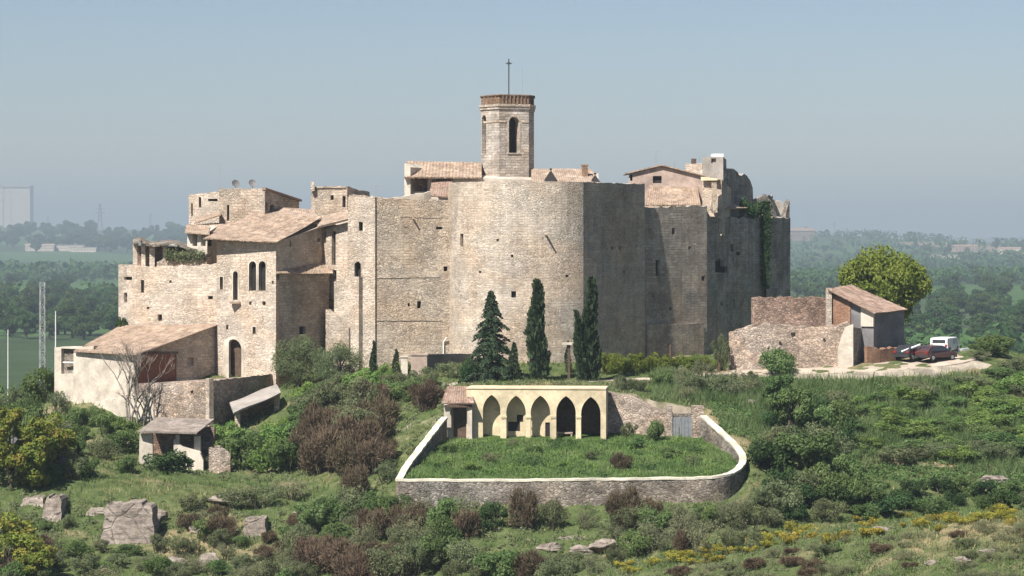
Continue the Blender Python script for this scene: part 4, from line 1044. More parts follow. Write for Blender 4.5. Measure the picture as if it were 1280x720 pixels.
# ---------------------------------------------------------------- ruins, hut and cars at the right
m3 = MB(); m3.strip([(*pl(939, 247.5), Z(371, 247.5)), (*pl(985, 247), Z(371, 247)), (*pl(1039, 246.5), Z(372, 246.5))], -1.5, .8, jag=.12, step=.35)
tag(m3.build('ruined_wall', M['rubble_red']), 'reddish upper ruined wall between the castle and the brick shed', 'ruined wall')
m3 = MB(); m3.strip([(*pl(911, 241.6), Z(415, 241.6)), (*pl(925, 241.2), Z(411, 241)), (*pl(938, 240.8), Z(407, 240.8)), (*pl(965, 240.5), Z(404, 240.5)), (*pl(1005, 240), Z(408, 240)), (*pl(1040, 239.7), Z(407, 239.7)), (*pl(1060, 239.5), Z(404, 239.5)), (*pl(1066, 239.5), Z(410, 239.5))], -1.8, .8, jag=.16, step=.35)
rw2 = tag(m3.build('ruined_wall', M['rubble']), 'pale lower ruined wall with a ragged top, in front of the brick shed', 'ruined wall')
m3 = MB(); m3.strip([(*pl(1047, 239.4), Z(436, 239.4)), (*pl(1056, 239.3), Z(409, 239.3)), (*pl(1066.5, 239.2), Z(405, 239.2))], -1.6, .3); m3.build('plastered_end', M['plaster'], rw2)
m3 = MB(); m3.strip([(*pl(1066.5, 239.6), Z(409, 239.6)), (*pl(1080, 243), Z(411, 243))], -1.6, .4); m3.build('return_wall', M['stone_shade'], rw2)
for px, py, s_ in [(991, 417, .35), (975, 428, .2), (1030, 424, .2)]:
    m4 = MB(); q = on_line(pl(965, 240.5), pl(1040, 239.7), px); m4.box((q[0], q[1]-.02, Z(py, q[1])), (s_, .3, s_*.7)); m4.build('hole_shade_block', M['dark'], rw2)  # solid near-black blocks stand in for the shade inside small holes
sA, sB, sC = pl(1039, 243.6), pl(1092, 241.6), pl(1130, 246.6)
sz = [Z(366, 243.6), Z(390, 241.6), Z(388, 246.6), Z(362, 250)]
sh = building('brick_shed', 'shade_grey', [sA, sB, sC, (X(1075, 250), 250)], -1, sz, 'brick shed with a slanting tiled roof and a dark shaded side, below the round tree', 'shed')  # sunless side darkened by its wall colour, front skinned in brick
m3 = MB(); kk = 6; o3 = Vector((-.3, -1, 0)).normalized()*.12
m3.strip([(sA[0]-.02, sA[1]-.14, sz[0]-.05), (*on_line((sA[0], sA[1]-.14), (sB[0], sB[1]-.14), 1063), Z(376, 242.6))], -1, .3); m3.build('brick_front', M['brick'], sh)
m3 = MB(); a = on_line((sA[0], sA[1]-.16), (sB[0], sB[1]-.16), 1076); m3.strip([(*a, Z(384, 242)), (sB[0]-.05, sB[1]-.16, sz[1]-.08)], Z(408, 242), .3); m3.build('gable_patch', M['plaster'], sh)
m3 = MB(); m3.tiles(P(1094, 391.5, 240.9), P(1134.5, 387, 246.8), P(1064, 355.5, 250.5), P(1035.5, 361.5, 243.0), th=.16, sag=.04); m3.build('roof', M['tile_red'], sh)
m3 = MB(); m3.box((X(1036, 243.4), 243.4, Z(388, 243.4)), (.5, .5, 4.2)); m3.build('corner_pier', M['stone_light'], sh)
m3 = MB(); m3.strip([(*pl(1084, 240.6), Z(433, 240.6)), (*pl(1100, 241.3), Z(436, 241.3)), (*pl(1127, 243.5), Z(434, 243.5))], -.8, .5, jag=.12, step=.3)
tag(m3.build('low_brick_wall', M['brick']), 'low rusty brown wall at the foot of the brick shed', 'wall')

def car(loc, rz, paint, label, name='parked_car', L=4.1, W=1.68, H=1.42, van=False, body='whitepaint'):
    c = empty(name, loc, label, 'van' if van else 'car', rz=rz); Mi = Matrix.Translation(loc) @ Matrix.Rotation(rz, 4, 'Z')
    def bld(m, nm, mat, parent=c): 
        o = bpy.data.objects.new(nm, m.mesh(nm)); COL.objects.link(o); o.data.materials.append(M[mat]); o.parent = parent; return o
    if van: side = [(-L/2, .32), (L/2, .32), (L/2, .95), (L/2-.15, 1.05), (L/2-.75, H-.05), (L/2-1.0, H), (-L/2+.08, H), (-L/2, H-.15)]
    else: side = [(-L/2, .3), (L/2, .3), (L/2, .66), (L/2-.12, .76), (L/2-1.0, .86), (L/2-1.75, H-.03), (L/2-2.1, H), (-L/2+.75, H-.02), (-L/2+.18, .95), (-L/2+.03, .88)]
    m = MB(); n = len(side)
    def ring(y, k): return [(x*(1-.02*k), y, z if z < 1 else 1+(z-1)) for x, z in side]
    def inset(z): return 0 if z < .9 else (.16 if not van else .06)*(z-.9)/(H-.9)
    lft = [(x, W/2-inset(z), z) for x, z in side]; rgt = [(x, -W/2+inset(z), z) for x, z in side]
    m.face(lft); m.face(rgt)
    for i in range(n): m.face([lft[i], lft[(i+1) % n], rgt[(i+1) % n], rgt[i]])
    b = bld(m, 'body', paint); bm = b.modifiers.new('r', 'BEVEL'); bm.width = .06; bm.segments = 2; bm.limit_method = 'ANGLE'
    g = M['glass']
    def pane(p4, nm):
        m = MB(); a, bb, cc, dd = map(Vector, p4); nn = (bb-a).cross(cc-a).normalized()*.012
        m.face([a+nn, bb+nn, cc+nn, dd+nn]); m.face([a-nn, bb-nn, cc-nn, dd-nn])
        q = [a, bb, cc, dd]
        for i in range(4): m.face([q[i]+nn, q[(i+1) % 4]+nn, q[(i+1) % 4]-nn, q[i]-nn])
        bld(m, nm, 'glass')
    z0, z1 = .93, H-.1
    for s in (-1, 1):
        y0, y1 = s*(W/2-inset(z0)+.006), s*(W/2-inset(z1)+.006)
        x0, x1 = (L/2-1.05, L/2-1.6) if not van else (L/2-.7, L/2-.95)
        pane([(x0, y0, z0), (.0, y0, z0), (.0, y1, z1), (x1, y1, z1)], 'side_window')
        if not van: pane([(-.06, y0, z0), (-L/2+.45, y0, z0), (-L/2+.85, y1, z1), (-.06, y1, z1)], 'side_window')
        for x in (L/2-.75, -L/2+.75):
            m = MB(); m.tube([(x, s*(W/2-.12), .31), (x, s*(W/2+.03), .31)], .31, 16); wv = bld(m, 'wheel', 'tyre')
            m = MB(); m.tube([(x, s*(W/2+.02), .31), (x, s*(W/2+.045), .31)], .18, 12); bld(m, 'rim', 'metal', wv)
        m = MB(); m.box((L/2-.02, s*.6, .68), (.08, .32, .14)); bld(m, 'headlight', 'whitepaint')
        m = MB(); m.box((-L/2+.0, s*.68, .8), (.08, .2, .2)); bld(m, 'tail_light', 'taillight')
    pane([(-L/2+.22, -.62, z0+.03), (-L/2+.22, .62, z0+.03), (-L/2+.66, .56, z1), (-L/2+.66, -.56, z1)] if not van else [(-L/2-.01, -.62, z0+.1), (-L/2-.01, .62, z0+.1), (-L/2-.005, .6, z1-.05), (-L/2-.005, -.6, z1-.05)], 'rear_window')
    wx = [(L/2-1.02, .9), (L/2-1.7, H-.06)] if not van else [(L/2-.2, 1.1), (L/2-.72, H-.1)]
    pane([(wx[0][0]+.02, .66, wx[0][1]), (wx[0][0]+.02, -.66, wx[0][1]), (wx[1][0]+.02, -.58, wx[1][1]), (wx[1][0]+.02, .58, wx[1][1])], 'windscreen')
    m = MB(); m.box((-L/2, 0, .42), (.14, W*.94, .18)); bld(m, 'bumper', 'iron')
    return c
gm = NT('car_glass'); M['glass'] = gm.finish((.03, .035, .04), .06, spec=.6)
M['tyre'] = plain('tyre_rubber', (.02, .02, .02), .8); M['taillight'] = plain('red_tail_light', (.30, .02, .02), .3)
M['maroon'] = plain('maroon_paint', (.075, .034, .032), .35, var=.15, spec=.5); M['blackpaint'] = plain('black_paint', (.03, .03, .034), .35, var=.15, spec=.5)
def onroad(px, Y): x = X(px, Y); return (x, Y, gz(x, Y)+.13)
car(onroad(1170, 243.0), math.radians(38), 'maroon', 'maroon car parked on the pale road in front of the white van')
car(onroad(1140, 243.6), math.radians(52), 'blackpaint', 'black car parked against the shaded side of the brick shed')
car(onroad(1181, 246.6), math.radians(66), 'whitepaint', 'white van parked behind the maroon car at the top of the road', name='parked_van', L=4.4, W=1.75, H=1.5, van=True)
m3 = MB(); a = Vector(onroad(1128, 241.9)); m3.tube([a+Vector((-.1, 0, .9)), a+Vector((1.7, .3, 1.55))], .09, 6)  # plain white slanting tube above the black car
tag(m3.build('white_bar', M['whitepaint']), 'white bar slanting over the black car', 'pole')
m3 = MB(); m3.strip([(*pl(1190, 246.9), Z(440, 246.9)), (*pl(1204, 248), Z(436, 248)), (*pl(1220, 249.5), Z(433.5, 249.5))], .6, .2)
tag(m3.build('white_guard_rail', M['whitepaint']), 'low white guard wall running along the road beyond the white van', 'wall')

# ---------------------------------------------------------------- gate posts and the grey wall under the castle
for px, y0, w_, mt, lb_ in [(505.5, 446.5, .62, 'plaster', 'narrow pale gate post at the left of the pair below the square tower'), (524, 444, 1.45, 'pink', 'broad pinkish gate pier joined to the dark garden wall')]:
    Y = 235.5; m3 = MB(); m3.box((X(px, Y), Y, (Z(y0, Y)-1.8)/2), (w_, .8, Z(y0, Y)+1.8)); m3.box((X(px, Y), Y, Z(y0, Y)+.06), (w_+.14, .94, .12))
    tag(m3.build('gate_post', M[mt]), lb_, 'gate post')
m3 = MB(); m3.strip([(*pl(533.5, 235.9), Z(443, 235.9)), (*pl(577, 242), Z(442, 242)), (*pl(600, 245), Z(443, 245))], -2, .5)  # wall face turned from the sun, its shade also put into the colour
tag(m3.build('garden_wall', M['shade_grey']), 'dark shaded garden wall between the pinkish pier and the fir tree', 'wall')
sg = empty('signpost', (*pl(711, 233), -1.1), 'wooden signpost with a flat pale board, between the two cypresses', 'signpost')
m3 = MB(); x = X(711, 233); m3.box((x, 233, (Z(430, 233)+gz(x, 233)-.2)/2), (.22, .22, Z(430, 233)-gz(x, 233)+.2)); m3.build('post', M['wood'], sg)
m3 = MB(); m3.box((x+.1, 232.95, Z(429.5, 233)), (1.5, .5, .2)); m3.build('board', M['plaster'], sg)
for px, y0, Y in [(838, 431, 241), (775, 449, 239), (816, 447, 240), (899, 440, 240)]:
    x = X(px, Y); z = gz(x, Y); m3 = MB(); m3.tube([(x, Y, z-.3), (x+.03, Y, Z(y0, Y))], .13, 7)
    tag(m3.build('vineyard_post', M['wood']), 'wooden post standing in the row of yellow green vines under the shaded wall', 'post', 'posts in the vine row')

# ---------------------------------------------------------------- mast, poles, aerials
def lattice(name, base, h, w0, w1, mat, label, cat, steps=14, r=.05, arms=()):
    e = empty(name, base, label, cat); m = MB(); b = Vector(base)
    cs = [(-1, -1), (1, -1), (1, 1), (-1, 1)]
    def pt(i, t): w_ = w0+(w1-w0)*t; return b+Vector((cs[i][0]*w_/2, cs[i][1]*w_/2, h*t))
    for i in range(4): m.tube([pt(i, 0), pt(i, 1)], r*1.3, 5)
    for k in range(steps):
        t0, t1 = k/steps, (k+1)/steps
        for i in range(4):
            j = (i+1) % 4
            m.tube([pt(i, t0), pt(j, t1)] if k % 2 else [pt(j, t0), pt(i, t1)], r*.8, 4); m.tube([pt(i, t1), pt(j, t1)], r*.8, 4)
    m.build('lattice_frame', M[mat], e)
    for z, l in arms:
        m = MB(); m.tube([b+Vector((-l, 0, z)), b+Vector((0, 0, z+l*.18)), b+Vector((l, 0, z))], r*1.5, 4); m.tube([b+Vector((-l, 0, z)), b+Vector((l, 0, z))], r*1.2, 4); m.build('cross_arm', M[mat], e)
    return e
Y = 246; x = X(53, Y); lattice('lattice_mast', (x, Y, gz(x, Y)-.3), Z(353, Y)-gz(x, Y)+.3, .50, .42, 'metal', 'slender white lattice mast standing left of the barn', 'mast', 20, .03)
for px, y0, Y, lb_ in [(69.5, 389, 262, 'thin white pole just right of the lattice mast'), (10, 412, 300, 'thin pale pole near the left edge, in front of the green field')]:
    x = X(px, Y); z = gz(x, Y)-.3; m3 = MB(); m3.tube([(x, Y, z), (x, Y, Z(y0, Y))], [.09, .05], 6); tag(m3.build('thin_pole', M['whitepaint']), lb_, 'pole')
def aerial(px, y0, y1, Y, label, n=4):
    e = empty('television_aerial', (X(px, Y), Y, Z(y1, Y)), label, 'aerial'); m = MB(); x = X(px, Y); m.tube([(x, Y, Z(y1, Y)-.3), (x, Y, Z(y0, Y))], .025, 5); m.build('pole', M['metal'], e)
    m = MB(); z = Z(y0, Y)-.1; m.tube([(x-.55, Y, z), (x+.55, Y, z)], .02, 4)
    for i in range(n): m.tube([(x-.5+i/(n-1), Y-.3, z), (x-.5+i/(n-1), Y+.3, z)], .015, 4)
    m.build('antenna', M['metal'], e)
aerial(275, 205, 240, 259, 'television aerial on a tall thin pole above the left upper houses'); aerial(820, 188, 212, 269, 'television aerial above the ridge of the pinkish gabled house'); aerial(843, 200, 214, 268, 'short television aerial right of the pinkish ridge')
aerial(874, 194, 206, 271, 'tiny aerial beside the stack of the rooftop turret'); aerial(470, 232, 248, 253, 'bent aerial on the low parapet above the square tower')
def dish(px, py, Y, label):
    e = empty('satellite_dish', (X(px, Y), Y, Z(py+6, Y)), label, 'satellite dish'); m = MB(); c = Vector((X(px, Y), Y, Z(py, Y)))
    d = Vector((.35, -.75, .45)).normalized(); a = d.orthogonal().normalized(); b = d.cross(a); R = .42; rg = [[c-d*.02]*10]
    for k in (1, 2, 3): rg.append([c+(a*math.cos(i*.628)+b*math.sin(i*.628))*R*k/3+d*.12*(k/3)**2 for i in range(10)])
    for k in range(3):
        for i in range(10):
            j = (i+1) % 10; q = [rg[k][i], rg[k][j], rg[k+1][j], rg[k+1][i]]
            q = q[1:] if k == 0 else q
            m.face(q); m.face([v-d*.03 for v in q])
    for i in range(10):
        j = (i+1) % 10; m.face([rg[3][i], rg[3][j], rg[3][j]-d*.03, rg[3][i]-d*.03])
    m.build('reflector', M['shade_grey'], e, recalc=False); m = MB(); m.tube([(c.x, c.y+.06, Z(py+7, Y)), c-d*.04], .03, 5); m.build('bracket', M['iron'], e)
dish(294.5, 230, 258, 'left one of two satellite dishes on the square upper house'); dish(315.5, 229.5, 258, 'right one of two satellite dishes on the square upper house')

# ---------------------------------------------------------------- far things in the valley
def far_hit(px, py):
    ys_ = np.geomspace(430, 9000, 700); d = ZC-(py-HY)/F*ys_-ground((px-CX)/F*ys_, ys_); k = np.argmax(d < 0)
    if not (d < 0).any(): return None
    y = float(ys_[k]); return Vector(((px-CX)/F*y, y, gz((px-CX)/F*y, y)))
def far_house(px, py, Y, w_, d_, h_, label, wall='plaster', roof='tile_red', rz=0.0, flat=False):
    h0 = far_hit(px, py+2)
    if h0 is not None: Y = h0.y
    x = X(px, Y); z = gz(x, Y); k_ = Y/2400; w_, d_, h_ = w_*k_, d_*k_, h_*k_
    zb0 = z-1; c, s = math.cos(rz), math.sin(rz)
    def q(a, b): return (x+a*c-b*s, Y+a*s+b*c)
    o = MB().prism([q(-w_/2, -d_/2), q(w_/2, -d_/2), q(w_/2, d_/2), q(-w_/2, d_/2)], zb0, z+h_).build('farmhouse' if not flat else 'farm_warehouse', M[wall])
    tag(o, label, 'farmhouse' if not flat else 'warehouse')
    m = MB(); e = 1.06; zr = z+h_+.02; rid = h_*(.35 if not flat else .12)
    A, B, C_, D_ = [Vector((*q(a*e, b*e), zr)) for a, b in ((-w_/2, -d_/2), (w_/2, -d_/2), (w_/2, d_/2), (-w_/2, d_/2))]
    R0, R1 = (A+D_)/2+Vector((0, 0, rid)), (B+C_)/2+Vector((0, 0, rid))
    m.face([A, B, R1, R0]); m.face([C_, D_, R0, R1]); m.face([A, R0, D_]); m.face([B, C_, R1]); m.face([A, B, C_, D_]); m.build('roof', M[roof], o)
    for i in range(max(2, int(w_/5))):
        m = MB(); u = -w_/2+w_*(i+.5)/max(2, int(w_/5)); p = q(u, -d_/2-.05); m.box((p[0], p[1], z+h_*.5), (1.4, .2, 1.8), rz); m.build('window', M['dark'], o)
    return o
FH = [(50, 312, 2600, 26, 10, 5, 'far white farmhouse left of the middle of the far left tree line', 'plaster', 'tile_pale', .1, False),
 (84, 312, 2500, 34, 12, 5, 'far long pale warehouse in the trees at the left', 'plaster', 'concrete', -.1, True),
 (105, 313, 2700, 24, 10, 4, 'far pale warehouse nearest to the ruined shed', 'plaster', 'concrete', .0, True),
 (997, 299, 2600, 30, 12, 9, 'far farmhouse with a reddish roof on the ridge right of the castle', 'pink', 'tile_red', .5, False),
 (1206, 313, 2300, 22, 10, 5, 'far pinkish farmhouse among trees near the right edge', 'pink', 'tile_red', .2, False),
 (1262, 316, 2200, 20, 10, 5, 'far farmhouse with a red roof at the extreme right', 'plaster', 'tile_red', -.2, False),
 (1180, 322, 2000, 30, 9, 3.5, 'far low pale warehouse below the pinkish farmhouse', 'plaster', 'concrete', .1, True),
 (66, 404, 900, 12, 7, 4, 'pinkish hut beyond the lattice mast, at the edge of the wood', 'pink', 'tile_red', .2, False),
 (98, 417, 800, 12, 6, 3, 'low brownish hut beyond the barn roof', 'pink', 'tile', -.1, False)]
for a in FH: far_house(*a[:7], a[7], a[8], a[9], a[10])
Y = 8200; x = X(8, Y); z = gz(x, Y)
zT = Z(234, Y); W_ = 152.0
si = tag(MB().prism([(x-W_/2, Y), (x+W_/2, Y-8), (x+W_/2, Y+50), (x-W_/2, Y+50)], z-2, zT).build('grain_silo_block', M['plaster']), 'huge faint pale industrial block on the far left horizon', 'industrial building')
MB().prism([(x-W_/2-2, Y-3), (x+W_/2+2, Y-11), (x+W_/2+2, Y+53), (x-W_/2-2, Y+53)], zT, zT+6).build('roof_band', M['pink'], si)
for i in range(6):
    m3 = MB(); u = x-W_/2+W_*(i+.5)/6; m3.box((u, Y-4, (z+zT)/2), (7, 4, zT-z-4)); m3.build('pilaster', M['plaster'], si)
def pylon(px, py0, Y, label):
    x = X(px, Y); z = gz(x, Y); h = Z(py0, Y)-z; lattice('electricity_pylon', (x, Y, z), h, h*.16, h*.03, 'greymetal', label, 'pylon', 7, h*.006, arms=[(h*.72, h*.16), (h*.84, h*.12), (h*.94, h*.08)])
pylon(125, 254, 5200, 'distant electricity pylon on the skyline left of the castle'); pylon(1043, 277, 5600, 'distant electricity pylon on the skyline right of the castle'); pylon(60, 270, 6600, 'fainter distant electricity pylon nearer the industrial block')
pylon(188, 266, 6400, 'faint distant electricity pylon just left of the upper houses')

# ---------------------------------------------------------------- rocks
def rock(name, c, r, seed, mat='rubble_grey', label=None, group=None, cat='rock', flat=.0):
    bm = bmesh.new(); bmesh.ops.create_icosphere(bm, subdivisions=4, radius=1); rr_ = np.random.default_rng(seed)
    dirs = rr_.normal(size=(16, 3)); dirs /= np.linalg.norm(dirs, axis=1)[:, None]; cut = rr_.uniform(.55, .95, 16)
    ph = rr_.uniform(0, 6, 6)
    for v in bm.verts:
        p = np.array(v.co)
        for d_, k in zip(dirs, cut):
            e_ = p@d_-k
            if e_ > 0: p = p-d_*e_*.92
        n = .05*math.sin(7*p[0]+ph[0])*math.sin(6*p[1]+ph[1])+.04*math.sin(11*p[2]+ph[2]+3*p[0])+.03*math.sin(17*p[2]+ph[3])
        p = p*(1+n); v.co = Vector((p[0]*r[0], p[1]*r[1], p[2]*r[2]))
    uvl = bm.loops.layers.uv.new('UVMap')
    for f in bm.faces:
        for l in f.loops: l[uvl].uv = (l.vert.co.x+l.vert.co.y*.5, l.vert.co.z)
    me = bpy.data.meshes.new(name); bm.to_mesh(me); bm.free()
    o = link(name, me, None, M[mat]); o.location = c; o.rotation_euler = (0, 0, rr_.uniform(0, 6)) if flat == 0 else (0, 0, 0)
    return tag(o, label, cat, group)
def rockmat():
    t = NT('weathered_rock'); p = t.pos(); a = t.noise(p, .6, 6, .65, .5); b = t.noise(p, 3.5, 5, .7); s_ = t.noise(t.vadd(p, (.5, .5, 3.0), 'MULTIPLY'), 1.2, 4, .6)
    col = t.ramp(a, [(.3, (.19, .155, .13)), (.55, (.31, .26, .22)), (.75, (.40, .345, .295))]); col = t.mix(1.0, col, t.ramp(s_, [(.35, .65), (.6, 1.1)]), 'MULTIPLY'); col = t.mix(1.0, col, t.ramp(b, [(.3, .7), (.7, 1.15)]), 'MULTIPLY')
    vc = t.n('ShaderNodeTexVoronoi', feature='DISTANCE_TO_EDGE', i_Scale=.38); t.set(vc.inputs['Vector'], t.vadd(p, t.scale(t.n('ShaderNodeTexNoise', i_Scale=1.5).outputs['Color'], .8)))
    col = t.mix(1.0, col, t.ramp(vc.outputs['Distance'], [(.0, .62), (.02, 1.0)]), 'MULTIPLY')
    li = t.ramp(t.noise(p, 2.2, 5, .7), [(.54, 0.0), (.66, .65)]); col = t.mix(li, col, (.15, .14, .09))
    return t.finish(col, .95, t.math('ADD', t.math('ADD', b, s_), t.ramp(vc.outputs['Distance'], [(.0, .5), (.03, 1.0)])), .12, .9, spec=.1)
M['rock'] = rockmat()
def crag(c, r, seed, label):
    """a split block of bedrock: flat cleaved faces, sharp arrises"""
    rr_ = np.random.default_rng(seed); bm = bmesh.new(); bmesh.ops.create_cube(bm, size=2)
    for v in bm.verts:
        v.co.x *= (.72 if v.co.z > 0 else 1.0)*rr_.uniform(.9, 1.1); v.co.z *= rr_.uniform(.82, 1.05); v.co.y *= rr_.uniform(.8, 1.1)
    bmesh.ops.subdivide_edges(bm, edges=bm.edges, cuts=14, use_grid_fill=True); ph = rr_.uniform(0, 6, 8)
    for v in bm.verts:
        p = v.co; n = .045*math.sin(5*p.x+ph[0]+2*p.z)+.035*math.sin(9*p.z+ph[1])*math.sin(7*p.x+ph[2])+.03*math.sin(17*p.x+11*p.z+ph[3])
        edge = max(0, max(abs(p.x), abs(p.z))-.8); v.co = Vector((p.x*(1-edge*.35)+n*.8, p.y+n*.9+(.22*p.z), p.z*(1-edge*.3)+n))
        v.co = Vector((v.co.x*r[0], v.co.y*r[1], v.co.z*r[2]))
    me = bpy.data.meshes.new('crag'); bm.to_mesh(me); bm.free(); o = link('boulder', me, None, M['rock']); o.location = c; return tag(o, label, 'rock')
def crag_at(px, py, wpx, hpx, seed, label):
    h = hit(px, py+hpx*.42); Y = h.y+.6; crag((X(px, Y), Y+1.2, Z(py, Y)-.3), (wpx/2/F*Y, 1.5, hpx/2/F*Y*1.05), seed, label)
def rock_at(px, py, wpx, hpx, seed, label, dy=.7, group=None):
    h = hit(px, py+hpx*.35)
    if h is None: return
    Y = h.y; r = (wpx/2/F*Y*1.12, wpx/2/F*Y*dy, hpx/2/F*Y*1.25); rock('boulder', (X(px, Y), Y+r[1]*.3, Z(py+hpx*.05, Y)), r, seed, 'rock', label, group, flat=1)
crag_at(160, 655, 78, 64, 3, 'largest pale boulder on the slope below the barn, with a flat grey face')
crag_at(66, 637, 27, 40, 4, 'upright pale rock at the far left of the slope'); crag_at(40, 628, 34, 22, 5, 'low pale rock just left of the upright rock'); crag_at(318, 660, 34, 34, 6, 'grey rock showing between brown shrubs right of the big boulder')
for i, (px, py, w_, h_) in enumerate([(638, 662, 60, 13), (668, 674, 50, 12), (716, 672, 44, 12), (742, 682, 36, 10)]):
    crag_at(px, py, w_, h_, 80+i, ['long flat pinkish rock ledge right below the retaining wall', 'lower rock ledge under the long pinkish ledge', 'flat rock ledge to the right of the long pinkish ledge', 'lowest flat rock ledge beside the gorse'][i])
for i, (px, py, w_, h_) in enumerate([(755, 684, 50, 18), (690, 686, 36, 12), (560, 662, 34, 14), (796, 676, 34, 14), (925, 652, 24, 16), (1100, 662, 30, 8), (880, 650, 30, 20), (725, 690, 30, 14)]):
    rock_at(px, py, w_, h_, 20+i, 'pale rock outcrop half hidden by shrubs below the retaining wall', group='rock outcrops below the retaining wall')
for i, (px, py, w_, h_) in enumerate([(285, 626, 70, 12), (420, 635, 40, 14), (215, 705, 40, 18), (262, 700, 34, 20), (250, 660, 26, 16), (380, 640, 30, 12), (120, 640, 26, 12), (200, 645, 18, 20)]):
    rock_at(px, py, w_, h_, 40+i, 'low pale rock showing through the grass of the left slope', group='low rocks of the left slope')
for i, (px, py, w_, h_) in enumerate([(905, 484, 24, 14), (938, 505, 20, 12), (880, 478, 18, 12), (1240, 600, 40, 16), (1205, 700, 22, 10), (1235, 690, 30, 10), (1165, 705, 18, 8)]):
    rock_at(px, py, w_, h_, 60+i, 'tan rock lying in the scrub of the right slope', group='tan rocks of the right slope')

# ---------------------------------------------------------------- vegetation
L_ = {}
L_['green'] = leafmat('green_leaves', [(.036, .058, .020), (.062, .092, .032), (.098, .130, .052)])
L_['bright'] = leafmat('bright_green_leaves', [(.052, .085, .022), (.082, .122, .034), (.12, .16, .05)])
L_['olive'] = leafmat('olive_green_leaves', [(.050, .060, .030), (.076, .088, .044), (.112, .122, .064)])
L_['feather'] = leafmat('feathery_green_leaves', [(.055, .075, .035), (.085, .108, .052), (.125, .145, .08)])
L_['dark'] = leafmat('dark_green_leaves', [(.014, .03, .012), (.025, .045, .017), (.042, .065, .024)], val=.25)
L_['yellowgreen'] = leafmat('yellow_green_leaves', [(.055, .080, .018), (.095, .115, .024), (.17, .13, .035)])
L_['spring'] = leafmat('spring_leaves', [(.058, .072, .015), (.092, .110, .022), (.125, .135, .030)])
L_['vine'] = leafmat('vine_leaves', [(.050, .066, .012), (.075, .092, .018), (.105, .115, .026)])
L_['brown'] = leafmat('reddish_brown_twigs', [(.050, .038, .026), (.078, .057, .037), (.100, .082, .052)], trans=.2, gain=1.7)
L_['gorse'] = leafmat('gorse_flowers', [(.06, .075, .02), (.17, .15, .03), (.33, .265, .04)], trans=.2, sc=1.6, gain=1.4)
L_['sage'] = leafmat('grey_green_scrub', [(.06, .068, .038), (.095, .10, .055), (.14, .135, .08)])
L_['cypress'] = leafmat('cypress_foliage', [(.013, .022, .012), (.022, .034, .017), (.034, .047, .025)], trans=.12, sc=2.2, val=.2)
L_['fir'] = leafmat('fir_needles', [(.013, .022, .012), (.022, .033, .018), (.034, .047, .026)], trans=.1, sc=1.6, val=.2)
L_['grass'] = leafmat('long_grass', [(.042, .068, .022), (.072, .102, .034), (.115, .135, .055)], trans=.3, sc=.35)
L_['weeds'] = leafmat('rank_weeds', [(.045, .068, .024), (.075, .10, .04), (.12, .135, .065)], trans=.4, sc=.25)
L_['drygrass'] = leafmat('dry_grass', [(.10, .10, .04), (.18, .16, .075), (.26, .22, .12)], trans=.3, sc=.5)
L_['far'] = leafmat('woodland_leaves', [(.018, .036, .014), (.032, .055, .02), (.058, .085, .03)], sc=.25, val=.5, hue=.05)
bk = NT('bark'); M['bark'] = bk.finish(bk.ramp(bk.noise(bk.obj(), 5, 4, .7), [(.3, (.045, .035, .027)), (.7, (.12, .095, .07))]), .95)
bk2 = NT('pale_bark'); M['palebark'] = bk2.finish(bk2.ramp(bk2.noise(bk2.obj(), 5, 4, .7), [(.3, (.14, .115, .095)), (.7, (.30, .26, .22))]), .95)

def quads(pts, out, size, aspect=.6, rng=RNG, up=0.0, outw=.8):
    n = len(pts); nr_ = rng.normal(size=(n, 3)); nr_ = nr_+out*outw*1.5; nr_[:, 2] += up
    nr_ /= np.linalg.norm(nr_, axis=1)[:, None]+1e-9
    a = np.cross(nr_, rng.normal(size=(n, 3))); a /= np.linalg.norm(a, axis=1)[:, None]+1e-9
    b = np.cross(nr_, a); s = (size*rng.uniform(.6, 1.35, n))[:, None]
    a = a*s; b = b*s*aspect
    v = np.stack([pts-a, pts-b*.9+a*.1, pts+a, pts+b*.9+a*.1], 1).reshape(-1, 3)
    return v, np.arange(4*n).reshape(n, 4)
def lobes(rng, n, rx, rz, z0, spread=.75, lr=(.32, .55)):
    c = rng.normal(size=(n, 3)); c /= np.linalg.norm(c, axis=1)[:, None]; c *= rng.uniform(.25, 1, n)[:, None]**.5*spread
    c[:, :2] *= rx; c[:, 2] = z0+rz*(c[:, 2]*.9+.0); r = rng.uniform(*lr, n)
    return c, r
def lobe_points(rng, c, r, rx, rz, n, shell=.75):
    k = rng.integers(0, len(c), n); d = rng.normal(size=(n, 3)); d /= np.linalg.norm(d, axis=1)[:, None]
    rad = r[k]*(shell+(1-shell)*rng.uniform(0, 1, n))*rng.uniform(.55, 1.08, n)**.5
    p = c[k]+d*rad[:, None]*np.array([rx, rx, rz]); return p, d
def leaf_obj_mesh(name, v, f): return np_mesh(name, v, f)
def stems(name, h, r, n, spread, rng, w0=.05):
    m = MB()
    for i in range(n):
        a = rng.uniform(0, 6.28); b = Vector((math.cos(a)*spread*.15, math.sin(a)*spread*.15, -.3)); t_ = Vector((math.cos(a)*spread*rng.uniform(.3, .8), math.sin(a)*spread*rng.uniform(.3, .8), h*rng.uniform(.5, .8)))
        md = b.lerp(t_, .5)+Vector(rng.normal(size=3)*.08*spread); m.tube([b, md, t_], [w0*r, w0*.7*r, w0*.3*r], 5)
    return m.mesh(name)
PROTO = {}
def proto(kind, parts): PROTO.setdefault(kind, []).append(parts)
